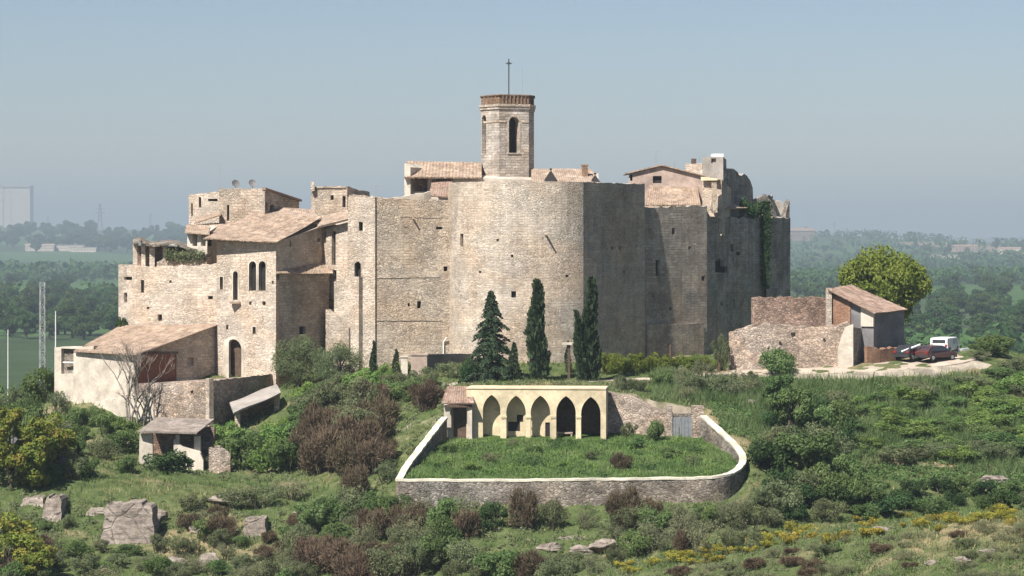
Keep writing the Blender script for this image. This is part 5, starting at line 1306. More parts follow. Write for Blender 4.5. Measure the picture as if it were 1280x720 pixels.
for s in range(3):      # bushes about 1 m across, 1 m high in proto units of 2 m
    for kind, mt, size, n, asp in [('green_bush', 'green', .062, 4200, .55), ('bright_bush', 'bright', .062, 4000, .55), ('olive_bush', 'olive', .05, 4200, .45), ('dark_bush', 'dark', .065, 3800, .6), ('vine', 'vine', .065, 3600, .6), ('sage_bush', 'sage', .042, 3000, .4)]:
        rng = np.random.default_rng(100+s*7+len(kind)); c, r = lobes(rng, 17, 1, .62, .62, .9, (.16, .50))
        p, d = lobe_points(rng, c, r, 1, .8, n); p[:, 2] = np.where(p[:, 2] < -.1, -p[:, 2]*.4, p[:, 2])
        me = leaf_obj_mesh(kind+'_foliage', *quads(p, d, size, asp, rng, .4)); me.materials.append(L_[mt])
        st = stems(kind+'_stems', 1.0, 1, 6, .8, rng); st.materials.append(M['bark']); proto(kind, [('foliage', me), ('stems', st)])
    rng = np.random.default_rng(200+s)      # brown twiggy shrub
    c, r = lobes(rng, 10, 1, .6, .62, .8, (.3, .5)); p, d = lobe_points(rng, c, r, 1, .85, 3000, .5); p[:, 2] = np.abs(p[:, 2])
    n = len(p); dirv = d*.6+np.array([0, 0, .7])+rng.normal(size=(n, 3))*.35; dirv /= np.linalg.norm(dirv, axis=1)[:, None]
    sd_ = np.cross(dirv, rng.normal(size=(n, 3))); sd_ /= np.linalg.norm(sd_, axis=1)[:, None]; ln = rng.uniform(.10, .24, n)[:, None]; wd = .017
    v = np.stack([p-sd_*wd, p+sd_*wd, p+dirv*ln+sd_*wd*.4, p+dirv*ln-sd_*wd*.4], 1).reshape(-1, 3)
    v2, f2 = quads(p[:700], d[:700], .05, .5, rng)
    vv = np.concatenate([v, v2]); ff = np.concatenate([np.arange(4*n).reshape(n, 4), f2+4*n])
    me = np_mesh('brown_shrub_foliage', vv, ff); me.materials.append(L_['brown']); st = stems('brown_shrub_stems', 1.1, 1, 9, .9, rng); st.materials.append(M['bark']); proto('brown_shrub', [('foliage', me), ('stems', st)])
    rng = np.random.default_rng(300+s)
    c, r = lobes(rng, 9, 1, .5, .5, .8, (.3, .5)); p, d = lobe_points(rng, c, r, 1, .7, 2000); p[:, 2] = np.abs(p[:, 2]); me = leaf_obj_mesh('gorse_foliage', *quads(p, d, .055, .6, rng, .3)); me.materials.append(L_['gorse'])
    st = stems('gorse_stems', .8, 1, 6, .7, rng); st.materials.append(M['bark']); proto('gorse_bush', [('foliage', me), ('stems', st)])
def tree_proto(kind, mt, seed, H, R, n, size, nl=22, th=.32, bark='bark', z_c=.62, rz=.40, tr=.035, asp=.65, sp=.85, lr=(.22, .40)):
    rng = np.random.default_rng(seed); c, r = lobes(rng, nl, R, H*rz, H*z_c, sp, lr)
    p, d = lobe_points(rng, c, r, R, R*.85, n); k = p[:, 2] > H*.10; p, d = p[k], d[k]
    me = leaf_obj_mesh(kind+'_crown', *quads(p, d, size, asp, rng, .5)); me.materials.append(L_[mt])
    m = MB(); m.tube([(0, 0, -.8), (rng.normal()*.1, rng.normal()*.1, H*th*.5), (rng.normal()*.2, rng.normal()*.2, H*th), (rng.normal()*.3, 0, H*.7)], [H*tr*1.2, H*tr, H*tr*.8, H*tr*.3], 8)
    for i in range(min(nl, 14)):
        a = Vector((0, 0, H*th*rng.uniform(.8, 1.3))); b = Vector(c[i]); m.tube([a, a.lerp(b, .5)+Vector((0, 0, .3)), b], [H*tr*.5, H*tr*.3, H*tr*.1], 5)
    tm = m.mesh(kind+'_trunk'); tm.materials.append(M[bark]); proto(kind, [('crown', me), ('trunk', tm)])
for s in range(2):
    tree_proto('broadleaf_tree', 'green', 400+s, 6, 2.6, 5200, .16); tree_proto('olive_tree', 'feather', 420+s, 4.6, 3.0, 9000, .15, nl=40, z_c=.50, rz=.46, asp=.22)
for s in range(3):
    rng = np.random.default_rng(330+s); c, r = lobes(rng, 16, 1, .95, 1.05, .85, (.2, .42)); p, d = lobe_points(rng, c, r, 1, .95, 2600, .6); p[:, 2] = np.abs(p[:, 2]); me = leaf_obj_mesh('leafy_shrub_foliage', *quads(p, d, .11, .6, rng, .5)); me.materials.append(L_['yellowgreen'])
    st = stems('leafy_shrub_stems', 2.0, 1.2, 8, .9, rng); st.materials.append(M['bark']); proto('leafy_shrub', [('foliage', me), ('stems', st)])
tree_proto('spring_tree', 'spring', 440, 9, 4.9, 20000, .17, nl=64, z_c=.62, rz=.36, sp=.84, lr=(.18, .38))
for s in range(2): tree_proto('yellowgreen_tree', 'yellowgreen', 450+s, 7, 2.6, 6500, .17, nl=34, z_c=.50, rz=.50, th=.2, sp=.95, lr=(.14, .38), tr=.02)
for s in range(4): tree_proto('woodland_tree', 'far', 460+s, 10, 4.4, 3600, .33, nl=26, z_c=.55, rz=.42)
# cypress: a dense tapering spire of upright sprays
def cyp(kind, seed, prof, n, size, mt='cypress', aspect=.35):
    rng = np.random.default_rng(seed); t_ = rng.uniform(0, 1, n)**.85; R = np.interp(t_, [q[0] for q in prof], [q[1] for q in prof]); a = rng.uniform(0, 6.283, n)
    R = R*(1+.13*np.sin(a*5+t_*23)+.1*np.sin(a*3-t_*41)); rr_ = R*np.sqrt(rng.uniform(.35, 1.05, n))
    p = np.stack([np.cos(a)*rr_+.02*np.sin(t_*9), np.sin(a)*rr_, t_], 1)
    d = np.stack([np.cos(a)*.35, np.sin(a)*.35, np.ones(n)], 1)+rng.normal(size=(n, 3))*.22; d /= np.linalg.norm(d, axis=1)[:, None]
    sd_ = np.cross(d, rng.normal(size=(n, 3))); sd_ /= np.linalg.norm(sd_, axis=1)[:, None]; ln = (size*rng.uniform(.6, 1.4, n))[:, None]; wd = ln*aspect
    v = np.stack([p, p+d*ln*.5+sd_*wd, p+d*ln, p+d*ln*.5-sd_*wd], 1).reshape(-1, 3); return v, np.arange(4*n).reshape(n, 4)
def place(kind, loc, sc, label, cat, group=None, var=None, rz=None, rng=random, name=None):
    ps = PROTO[kind]; parts = ps[(var if var is not None else rng.randrange(len(ps))) % len(ps)]
    e = empty(name or kind, (0, 0, 0), label, cat, group)
    e.location = loc; e.rotation_euler = (0, 0, rng.uniform(0, 6.28) if rz is None else rz); e.scale = sc if hasattr(sc, '__len__') else (sc, sc, sc)
    for nm, me in parts:
        o = bpy.data.objects.new(nm, me); COL.objects.link(o); o.parent = e
    return e
def spire(px, py_top, Y, rad, label, prof=None, n=3800, seed=1, lean=0.0, name='cypress', base=None):
    x = X(px, Y); z = gz(x, Y)-.1 if base is None else base; h = Z(py_top, Y)-z
    prof = prof or [(0, .55), (.06, .8), (.25, 1.0), (.5, .82), (.75, .52), (.92, .24), (1, .04)]
    v, f = cyp('cypress', seed, [(a, b*rad/h) for a, b in prof], n, .055*min(1, 9/h)); v = v*h
    v[:, 0] += lean*(v[:, 2]/h)**2
    e = empty(name, (x, Y, z), label, 'cypress'); me = np_mesh('cypress_crown', v, f); me.materials.append(L_['cypress']); o = bpy.data.objects.new('crown', me); COL.objects.link(o); o.parent = e
    m = MB(); m.tube([(0, 0, -.4), (0, 0, h*.3), (lean*.3, 0, h*.8)], [.16*rad, .12*rad, .03*rad], 7); tm = m.mesh('cypress_trunk'); tm.materials.append(M['bark']); o = bpy.data.objects.new('trunk', tm); COL.objects.link(o); o.parent = e
spire(672, 355, 231.2, .74, 'single slender cypress to the right of the fir, in front of the round tower', seed=3, lean=-.15)
spire(738, 352, 231.6, .62, 'taller spire of the twin cypress, right of the signpost', seed=4, n=3600)
spire(726, 392, 230.9, .34, 'shorter leaning spire of the twin cypress, right of the signpost', seed=5, n=1800, lean=-.45)
spire(467, 428, 234.5, .30, 'thin young cypress furthest from the gate post, below the square tower', seed=6, n=900)
spire(495, 438, 235, .34, 'thin young cypress close beside the pale gate post', seed=7, n=900)
spire(710, 428, 237.5, .3, 'thin young cypress behind the signpost', seed=8, n=800)
spire(642, 430, 230.2, .55, 'small dark cypress touching the right foot of the fir', seed=9, n=1300)
def conifer(px, py_top, Y, rad, label):
    x = X(px, Y); z = gz(x, Y)-.1; h = Z(py_top, Y)-z; rng = np.random.default_rng(77); P_, D_2 = [], []; m = MB(); m.tube([(0, 0, -.4), (.05, 0, h*.5), (0, 0, h*.99)], [.2, .14, .02], 7)
    zz = h*.06
    while zz < h*.97:
        t_ = zz/h; R = rad*(1-t_)**.85*rng.uniform(.8, 1.1)+.08; k = int(7+5*(1-t_))
        for i in range(k):
            a = rng.uniform(0, 6.28); L = R*rng.uniform(.65, 1.12); nn = int(30+L*75)
            s_ = rng.uniform(.08, 1, nn); p = np.stack([np.cos(a)*L*s_, np.sin(a)*L*s_, zz+.10*L*np.sin(s_*3)-.28*L*s_**2+rng.normal(size=nn)*.05], 1)
            lat = rng.normal(size=nn)*.16*(1-.5*s_)*L**.5; p[:, 0] += -np.sin(a)*lat; p[:, 1] += np.cos(a)*lat; P_.append(p); D_2.append(np.tile([np.cos(a), np.sin(a), .6], (nn, 1)))
            if t_ < .8: m.tube([(0, 0, zz), (math.cos(a)*L*.8, math.sin(a)*L*.8, zz-.1*L)], [.035, .01], 4)
        zz += h*.030*(1+.6*(1-t_))
    p = np.concatenate(P_); d = np.concatenate(D_2); e = empty('fir_tree', (x, Y, z), label, 'fir tree')
    me = np_mesh('fir_crown', *quads(p, d, .13, .4, rng, .4, .4)); me.materials.append(L_['fir']); o = bpy.data.objects.new('crown', me); COL.objects.link(o); o.parent = e
    tm = m.mesh('fir_trunk'); tm.materials.append(M['bark']); o = bpy.data.objects.new('trunk', tm); COL.objects.link(o); o.parent = e
conifer(614, 360, 231, 3.0, 'dark layered fir tree standing before the lit round tower')

def bush(kind, px, py_base, wpx, hpx, label, cat='bush', group=None, var=None, Y=None):
    """a shrub wpx wide and hpx high in the photo, rooted where the photo row py_base meets the ground"""
    if Y is None:
        p = hit(px, py_base)
        if p is None: return None
    else: p = Vector((X(px, Y), Y, surf(X(px, Y), Y)))
    w_ = wpx/F*p.y/2; h_ = hpx/F*p.y/1.45
    return place(kind, p, (w_*.95, w_*.85*random.uniform(.8, 1.1), h_), label, cat, group, var)
# named single plants
place('spring_tree', Vector((X(1100, 263), 263, gz(X(1100, 263), 263))), (1.03, 1.03, (Z(302, 263)-gz(X(1100, 263), 263))/9.0), 'large round yellow green tree rising behind the brick shed', 'tree', var=0, rz=.4)
bush('olive_bush', 901, 446, 30, 54, 'small dull green bush against the foot of the dark curtain wall', Y=240.5)
bush('dark_bush', 212, 590, 72, 32, 'dark green round shrub beneath the low open shed')
bush('green_bush', 975, 470, 68, 42, 'rounded green bush at the bend where the path meets the road')
bush('brown_shrub', 777, 590, 34, 24, 'brownish shrub growing in the grass of the burial ground', Y=199.3)
bush('brown_shrub', 446, 622, 46, 46, 'small reddish brown shrub left of the corner of the retaining wall')
bush('dark_bush', 586, 478, 36, 34, 'dark low bush at the left foot of the fir')
bush('dark_bush', 640, 478, 30, 20, 'dark low bush at the right foot of the fir')
bush('olive_bush', 566, 472, 44, 24, 'dull green bush in front of the dark garden wall')
for px, py, w_, h_, v in [(375, 486, 74, 66, 0), (425, 484, 70, 56, 1)]:
    x = X(px, 237); p = hit(px, py) or Vector((x, 237, gz(x, 237))); place('olive_tree', p, (w_/F*p.y/6.0, w_/F*p.y/6.0, h_/F*p.y/4.4), ['feathery green tree hiding the foot of the gatehouse annex', 'feathery green tree at the foot of the pale battered wall'][v], 'tree', var=v)
for px, py, w_, h_, lb_ in [(152, 410, 16, 20, 'small dark shrub clinging to the left corner of the castle wall'), (107, 440, 20, 14, 'small shrub on the left end of the barn roof line')]:
    Y = 251 if px > 120 else 243.5; x = X(px, Y); place('dark_bush', Vector((x, Y, Z(py+4, Y))), (w_/F*Y/2, w_/F*Y/2, h_/F*Y/1.4), lb_, 'bush')
for i, (px, py) in enumerate([(118, 533), (101, 536), (80, 545)]): bush('green_bush', px, py, 30, 32, ['pointed green shrub against the pale garden wall', 'green shrub at the foot of the whitewashed barn front', 'green shrub under the ruined outhouse'][i])
for px, Y, w_, h_, k in [(8, 262, 60, 40, 'green_bush'), (38, 258, 52, 36, 'olive_bush'), (70, 254, 44, 34, 'green_bush'), (20, 250, 60, 40, 'olive_bush'), (52, 246, 56, 44, 'green_bush'), (-10, 240, 60, 60, 'olive_bush'), (28, 236, 60, 54, 'green_bush'), (74, 238, 40, 40, 'olive_bush')]:
    bush(k, px, 0, w_, h_*1.25, 'bush on the hill edge between the lattice mast and the left edge', 'bush', 'bushes on the left hill edge', Y=Y)
for px, top, Y in [(-10, 458, 335), (4, 470, 322), (18, 464, 330), (32, 462, 340), (46, 472, 325), (60, 466, 338), (76, 470, 330)]:
    x = X(px, Y); z = gz(x, Y)-.3; h = Z(top, Y)-z; place('broadleaf_tree', Vector((x, Y, z)), (1.25, 1.25, h/6.4), 'tree below the hill edge, behind the lattice mast and the thin poles', 'tree', 'trees below the left hill edge')
# ivy down the far wall and on the turrets
def ivy(label, pts_fn, n, seed, mt='dark', size=.13):
    rng = np.random.default_rng(seed); p, d = pts_fn(rng, n); me = np_mesh('ivy', *quads(p, d, size, .8, rng, 0, 1.2)); me.materials.append(L_[mt]); o = bpy.data.objects.new('ivy', me); COL.objects.link(o); return tag(o, label, 'ivy')
def ivy_band(rng, n):
    t_ = rng.uniform(0, 1, n); w_ = .55-.25*t_; c = Vector(pl(957, 273.2)); x = c.x+rng.normal(size=n)*w_*.5; y = c.y-.25-rng.uniform(0, .35, n); z = Z(252, 273)+(Z(360, 273)-Z(252, 273))*t_
    return np.stack([x, y, z], 1), np.tile([.6, -.8, .2], (n, 1))
ivy('dark ivy hanging in the corner between the receding wall and the turret', ivy_band, 2600, 5)
def ivy_top(rng, n):
    a = rng.uniform(0, 1, n); x = X(925, 269)+a*2.6; y = 269.5+a*3.5+rng.normal(size=n)*.3; z = Z(262, 270)+rng.normal(size=n)*.35+np.sin(a*7)*.3; return np.stack([x, y, z], 1), np.tile([.3, -.7, .6], (n, 1))
ivy('dark ivy clump on the wall top at the foot of the round topped hall', ivy_top, 1400, 6)
def moss_top(rng, n):
    a = rng.uniform(0, 1, n); x = X(206, 250)+a*(X(256, 248.5)-X(206, 250)); y = 249.8-a*1.5+rng.uniform(-.2, .6, n); z = Z(320, 249.5)+rng.normal(size=n)*.28; return np.stack([x, y, z], 1), np.tile([-.2, -.5, .8], (n, 1))
ivy('olive green creeper on top of the left castle wall under the shed roof', moss_top, 1300, 7, 'olive', .10)
bush('green_bush', 1240, 456, 62, 30, 'green bush where the road runs out of sight behind the hill', Y=246.5)
bush('olive_bush', 1225, 458, 30, 14, 'low bush at the outer bend of the road', Y=244.5)
for i, (px, py, Y, w_, h_, k) in enumerate([(560, 0, 207, 26, 9, 'green_bush'), (612, 0, 203, 34, 9, 'olive_bush'), (668, 0, 206.5, 30, 8, 'green_bush'), (705, 0, 200.5, 26, 7, 'bright_bush'), (838, 0, 205, 34, 9, 'green_bush'), (866, 0, 201.5, 28, 10, 'sage_bush'), (795, 0, 209, 26, 10, 'green_bush'), (640, 0, 210, 22, 8, 'sage_bush'), (590, 0, 199.5, 30, 8, 'bright_bush'), (740, 0, 204, 24, 8, 'olive_bush'), (818, 0, 212.5, 34, 20, 'green_bush'), (786, 0, 213.2, 30, 16, 'olive_bush')]):
    bush(k, px, py, w_, h_*1.6, 'low weedy clump standing out of the burial ground grass', 'bush', 'weedy clumps in the burial ground', Y=Y)
for px, py, w_, h_, k in [(128, 692, 30, 20, 'olive_bush'), (160, 696, 40, 18, 'green_bush'), (196, 690, 34, 26, 'olive_bush'), (54, 664, 26, 16, 'green_bush'), (84, 660, 24, 20, 'olive_bush'), (300, 684, 30, 18, 'green_bush'), (336, 680, 28, 18, 'brown_shrub')]:
    bush(k, px, py, w_, h_, 'low bush growing against the foot of a pale boulder', 'bush', 'bushes at the feet of the boulders')
# row of vines
for i, px in enumerate([758, 772, 788, 804, 820, 836, 852, 868, 884]):
    Y = 237.0+i*.5; x = X(px, Y); place('vine', Vector((x, Y, gz(x, Y)-.1)), (1.05, .9, (26-i*.9)/F*Y/1.15), 'yellow green vine growing in the row under the shaded castle wall', 'vine', 'vines in the row under the wall')
for i, px in enumerate([482, 510]):
    Y = 236.5; x = X(px, Y); place('bright_bush', Vector((x, Y+1, gz(x, Y)-.1)), (.9, .7, 1.1), ['bright green vine between the two thin young cypresses', 'bright green vine just behind the gate posts'][i], 'vine')
# bare branching tree before the barn
def bare_tree(px, py_base, py_top, Y, label, seed=3, spread=1.6, sub=4):
    rng = random.Random(seed); x = X(px, Y); z = gz(x, Y)-.3; h = Z(py_top, Y)-z; e = empty('bare_tree', (x, Y, z), label, 'tree'); tm, bm_ = MB(), MB()
    def grow_(p, d, L, r, k, m):
        q = p+d*L; mid_ = p.lerp(q, .5)+Vector((rng.uniform(-.08, .08)*L, rng.uniform(-.08, .08)*L, 0)); m.tube([p, mid_, q], [r, r*.85, r*.65], 6 if k > 2 else 4)
        if k == 0: return
        for _ in range(rng.choice([2, 3])):
            nd = (d+Vector((rng.uniform(-.75, .75), rng.uniform(-.75, .75), rng.uniform(-.1, .45)))).normalized(); grow_(q, nd, L*rng.uniform(.58, .8), r*.6, k-1, bm_)
    for i in range(3): grow_(Vector((x+rng.uniform(-.5, .5)*i, Y+rng.uniform(-.3, .3), z)), Vector((rng.uniform(-.3, .3), rng.uniform(-.2, .2), 1)).normalized(), h*.34, .13, sub, tm)
    tm.build('trunk', M['palebark'], e, recalc=False, weld=0); bm_.build('branches', M['palebark'], e, recalc=False, weld=0)
bare_tree(160, 535, 425, 235.2, 'pale bare branching tree in front of the rust red barn doors', 3, sub=5)
bare_tree(184, 535, 475, 235.6, 'smaller bare tree beside the rubble terrace wall', 8, sub=4)
bare_tree(1127, 445, 400, 248.6, 'dark bare stem at the right edge of the brick shed', 12, sub=1)
# young leafy trees at the left edge
for px, Y, top, w_, lb_ in [(14, 206, 496, 66, 'tallest yellow green leafy shrub at the left edge of the photo'), (66, 209, 508, 58, 'bright leafy shrub below the lattice mast'), (40, 206, 524, 54, 'reddish tipped leafy shrub between the two brighter ones at the left edge'), (4, 189, 632, 74, 'bright yellow green shrub in the bottom left corner'), (44, 188, 668, 52, 'yellow green shrub beside the one in the bottom left corner')]:
    x = X(px, Y); z = gz(x, Y)-.3; h = Z(top, Y)-z; place('yellowgreen_tree', Vector((x, Y, z)), (w_/F*Y/4.6, w_/F*Y/4.6, h/7.2), lb_, 'shrub', name='leafy_shrub')
for px, py, w_, h_, k in [(-4, 604, 44, 40, 'green_bush'), (26, 606, 46, 34, 'olive_bush'), (58, 604, 44, 34, 'green_bush'), (92, 600, 40, 36, 'olive_bush'), (16, 735, 50, 40, 'green_bush'), (58, 735, 40, 30, 'olive_bush')]:
    bush(k, px, py, w_, h_, 'low bush at the feet of the yellow green shrubs on the left edge', 'bush', 'bushes at the left edge')
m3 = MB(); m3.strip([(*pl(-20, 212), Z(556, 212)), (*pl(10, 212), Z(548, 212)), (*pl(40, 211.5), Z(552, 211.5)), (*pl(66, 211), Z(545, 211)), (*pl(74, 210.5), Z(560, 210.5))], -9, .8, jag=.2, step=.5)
tag(m3.build('ruined_wall', M['shade_grey']), 'dark low ruined wall behind the young trees at the left edge', 'ruined wall')

# thickets: shrubs one by one, laid out as the photo shows them
def thicket(spec, label, cat, group):
    for kind, px, py, w_, h_ in spec: bush(kind, px, py, w_, h_, label, cat, group)
rnd = random.Random(5)
AVOID = [(497, 588, 940, 614), (836, 500, 940, 600), (556, 480, 762, 552), (765, 492, 836, 538), (500, 515, 556, 602), (170, 522, 268, 562), (286, 480, 352, 514), (1000, 430, 1110, 484), (1110, 430, 1180, 474), (1180, 430, 1226, 462),
    (118, 622, 204, 690), (50, 612, 86, 662), (186, 476, 264, 528), (610, 652, 688, 686), (690, 660, 748, 690), (300, 640, 338, 676), (1085, 578, 1290, 592), (268, 470, 345, 482), (905, 400, 1070, 462)]
def clear(px, py, w_, h_):
    return not any(px+w_*.40 > a and px-w_*.40 < c and py > b and py-h_*.85 < d for a, b, c, d in AVOID)
def fill(kinds, poly, n, w_, h_, wob=.3, sep=.38):
    out = []; xs = [p[0] for p in poly]; ys_ = [p[1] for p in poly]; tries = 0
    while len(out) < n and tries < n*120:
        tries += 1; x = rnd.uniform(min(xs), max(xs)); y = rnd.uniform(min(ys_), max(ys_))
        if not bool(in_poly(np.array([x]), np.array([y]), poly)[0]): continue
        if any(abs(x-o[1]) < w_*sep and abs(y-o[2]) < h_*sep for o in out): continue
        k = rnd.uniform(1-wob, 1+wob)
        if not clear(x, y, w_*k, h_*k): continue
        out.append((rnd.choice(kinds), x, y, w_*k*rnd.uniform(.85, 1.2), h_*k))
    return out
thicket(fill(['brown_shrub', 'brown_shrub', 'brown_shrub', 'olive_bush'], [(380, 556), (400, 532), (470, 520), (540, 512), (550, 524), (510, 575), (470, 596), (385, 596)], 40, 66, 52, sep=.22),
        'reddish brown shrub in the dense thicket between the sheds and the burial ground', 'shrub', 'brown thicket left of the burial ground')
thicket(fill(['green_bush', 'green_bush', 'olive_bush', 'bright_bush'], [(258, 572), (300, 556), (350, 536), (392, 518), (400, 560), (372, 592), (258, 592)], 17, 56, 42),
        'green bush in the thicket below the terrace wall and the long shed', 'bush', 'green thicket below the terrace wall')
thicket(fill(['green_bush', 'bright_bush', 'olive_bush'], [(340, 498), (420, 488), (560, 484), (556, 500), (460, 505), (360, 512)], 12, 46, 28),
        'low green bush along the top of the slope under the castle', 'bush', 'low bushes under the castle foot')
thicket(fill(['green_bush', 'olive_bush', 'bright_bush', 'green_bush'], [(60, 545), (150, 535), (172, 575), (165, 595), (20, 600)], 13, 44, 34),
        'green bush on the bank under the whitewashed barn', 'bush', 'bushes on the bank under the barn')
thicket(fill(['brown_shrub', 'green_bush', 'olive_bush', 'sage_bush', 'green_bush', 'olive_bush'], [(405, 640), (500, 632), (600, 655), (590, 735), (360, 738), (370, 690)], 30, 58, 44),
        'brown or green shrub on the rough bank below the left corner of the retaining wall', 'shrub', 'shrubs below the left corner of the wall')
thicket(fill(['brown_shrub', 'sage_bush', 'olive_bush', 'green_bush', 'olive_bush'], [(600, 668), (640, 660), (850, 660), (925, 650), (940, 690), (800, 705), (700, 735), (600, 735)], 30, 54, 42),
        'shrub among the rocks below the middle of the retaining wall', 'shrub', 'shrubs below the middle of the wall')
for px, w_, h_, k in [(655, 52, 58, 'brown_shrub'), (690, 40, 46, 'olive_bush'), (615, 44, 40, 'dark_bush'), (785, 62, 56, 'brown_shrub'), (815, 46, 44, 'brown_shrub'), (845, 44, 40, 'olive_bush'), (880, 36, 42, 'green_bush'), (520, 48, 36, 'brown_shrub'), (735, 34, 30, 'sage_bush')]:
    bush(k, px, 662, w_, h_, 'tall shrub standing close against the face of the retaining wall', 'shrub', 'shrubs against the retaining wall')
thicket(fill(['green_bush', 'olive_bush', 'dark_bush', 'green_bush'], [(955, 560), (985, 500), (1040, 510), (1060, 600), (1050, 640), (950, 648), (950, 600)], 26, 58, 48),
        'green bush in the dense growth right of the curved end of the burial ground wall', 'bush', 'dense bushes right of the burial ground')
for px, py, w_, h_, v in [(990, 560, 62, 84, 0), (1010, 612, 76, 84, 1), (972, 520, 52, 56, 0)]:
    p = hit(px, py); place('broadleaf_tree', p, (w_/F*p.y/5.2, w_/F*p.y/5.2, h_/F*p.y/6.2), ['dark green tree above the tree at the end of the dirt path', 'spreading dark green tree near the end of the dirt path', 'smaller green tree below the bend of the path'][[990, 1010, 972].index(px)], 'tree', var=v)
thicket(fill(['green_bush', 'bright_bush', 'green_bush', 'olive_bush', 'bright_bush'], [(1040, 502), (1140, 486), (1225, 470), (1300, 462), (1300, 583), (1180, 580), (1060, 585)], 60, 58, 19),
        'green bush on the overgrown slope between the road and the dirt path', 'bush', 'bushes on the slope below the road')
thicket(fill(['green_bush', 'olive_bush', 'sage_bush'], [(770, 488), (890, 474), (950, 476), (950, 500), (925, 545), (890, 512), (830, 506)], 18, 40, 26),
        'low bush on the bank between the path and the grey gate', 'bush', 'bushes on the bank above the gate')
thicket(fill(['olive_bush', 'dark_bush', 'green_bush'], [(940, 620), (1060, 605), (1130, 600), (1300, 606), (1300, 640), (1120, 650), (960, 660)], 26, 50, 30),
        'bush in the hollow below the dirt path', 'bush', 'bushes in the hollow below the dirt path')
thicket(fill(['gorse_bush'], [(770, 712), (880, 685), (990, 660), (1140, 646), (1300, 640), (1300, 655), (1130, 668), (1000, 684), (880, 706), (800, 720)], 46, 32, 15),
        'yellow flowering gorse bush along the crest of the near slope', 'gorse', 'gorse along the crest of the near slope')
thicket(fill(['sage_bush', 'sage_bush', 'olive_bush', 'sage_bush', 'brown_shrub'], [(760, 735), (900, 705), (1010, 685), (1140, 665), (1300, 658), (1300, 740), (760, 740)], 60, 36, 13),
        'grey green low scrub bush on the near slope at the bottom right', 'bush', 'scrub on the near slope')
thicket(fill(['green_bush', 'olive_bush', 'sage_bush', 'brown_shrub'], [(0, 650), (110, 700), (205, 640), (390, 622), (400, 738), (0, 738)], 48, 44, 27),
        'low shrub among the rocks of the left slope', 'shrub', 'shrubs among the rocks of the left slope')
thicket(fill(['green_bush', 'olive_bush'], [(500, 592), (540, 560), (556, 530), (500, 570), (470, 610)], 5, 34, 24), 'green bush outside the left run of the burial ground wall', 'bush', 'bushes outside the left wall run')

# ---------------------------------------------------------------- grass and ground cover (uncountable)
def blades(name, px_, py_, pz_, h, w_, mat, label, per=5, seed=1, spread=.12, cat='grass'):
    rng = np.random.default_rng(seed); n = len(px_)*per; b = np.repeat(np.stack([px_, py_, pz_], 1), per, 0)+np.concatenate([rng.normal(size=(n, 2))*spread, np.zeros((n, 1))], 1)
    hh = np.repeat(h, per) if hasattr(h, '__len__') else h; hh = hh*rng.uniform(.5, 1.25, n); a = rng.uniform(0, 6.283, n); s = np.stack([np.cos(a), np.sin(a), np.zeros(n)], 1)*w_
    t_ = b+np.stack([rng.normal(size=n)*.35*hh, rng.normal(size=n)*.35*hh, hh], 1); b[:, 2] -= .06
    v = np.stack([b-s, b+s, t_], 1).reshape(-1, 3); me = np_mesh(name, v, np.arange(3*n).reshape(n, 3)); me.materials.append(L_[mat]); o = bpy.data.objects.new(name, me); COL.objects.link(o); return tag(o, label, cat, None, 'stuff')
rng = np.random.default_rng(9)
n = 15000; xx = rng.uniform(-10, 20, n); yy = rng.uniform(195.5, 213.5, n); k = in_poly(xx, yy, CEM, -.3) & ~((yy > 212.8) & (xx < 8.2)); xx, yy = xx[k], yy[k]
blades('long_grass', xx, yy, cem_z(yy)+.1*np.sin(xx*1.3+yy)*np.sin(yy*1.1-xx*.3), rng.uniform(.14, .36, len(xx))*(1+.6*np.sin(xx*.8)*np.sin(yy*.9)), .035, 'grass', 'long green grass filling the burial ground inside the wall', 5, 3)
n = 60000; uu = rng.uniform(-.215, .215, n); yy = rng.uniform(132, 252, n); xx = uu*yy; k = ~in_poly(xx, yy, CEM, .6); xx, yy = xx[k], yy[k]
pn = np.sin(xx*.31+yy*.17)+np.sin(xx*.13-yy*.29+2)+rng.normal(size=len(xx))*.5; zz = ground(xx, yy)
# none where the road, the path or a building stands
solid = np.zeros(len(xx), bool)
for (a, b) in zip(ROAD[:-1], ROAD[1:]):
    A_ = np.array(a); B_ = np.array(b); ab = B_-A_; tt = np.clip(((xx-A_[0])*ab[0]+(yy-A_[1])*ab[1])/(ab@ab), 0, 1); solid |= np.hypot(xx-A_[0]-ab[0]*tt, yy-A_[1]-ab[1]*tt) < 4.6
k = ~solid & (pn > -1.2); 
g1 = k & (pn < 1.3); blades('hillside_grass', xx[g1], yy[g1], zz[g1], rng.uniform(.15, .45, g1.sum()), .035, 'grass', 'green grass covering the slopes around the castle', 4, 4)
g2 = k & (pn >= 1.0); blades('dry_hillside_grass', xx[g2], yy[g2], zz[g2], rng.uniform(.15, .4, g2.sum()), .03, 'drygrass', 'dry straw coloured grass in patches on the slopes', 4, 5)
rng = np.random.default_rng(19); n = 9000; uu = rng.uniform(.055, .215, n); yy = rng.uniform(211, 238, n); xx = uu*yy; pn = np.sin(xx*.5+yy*.3)+np.sin(xx*.23-yy*.4); k = ~in_poly(xx, yy, CEM, 1.5) & (pn > -.6)
for (a, b) in zip(ROAD[:-1], ROAD[1:]):
    A_ = np.array(a); B_ = np.array(b); ab = B_-A_; tt = np.clip(((xx-A_[0])*ab[0]+(yy-A_[1])*ab[1])/(ab@ab), 0, 1); k &= np.hypot(xx-A_[0]-ab[0]*tt, yy-A_[1]-ab[1]*tt) > 5.2
xx, yy = xx[k], yy[k]; blades('tall_weeds', xx, yy, ground(xx, yy), rng.uniform(.5, 1.15, len(xx)), .045, 'weeds', 'tall rank weeds covering the slope below the road', 7, 8, .25)
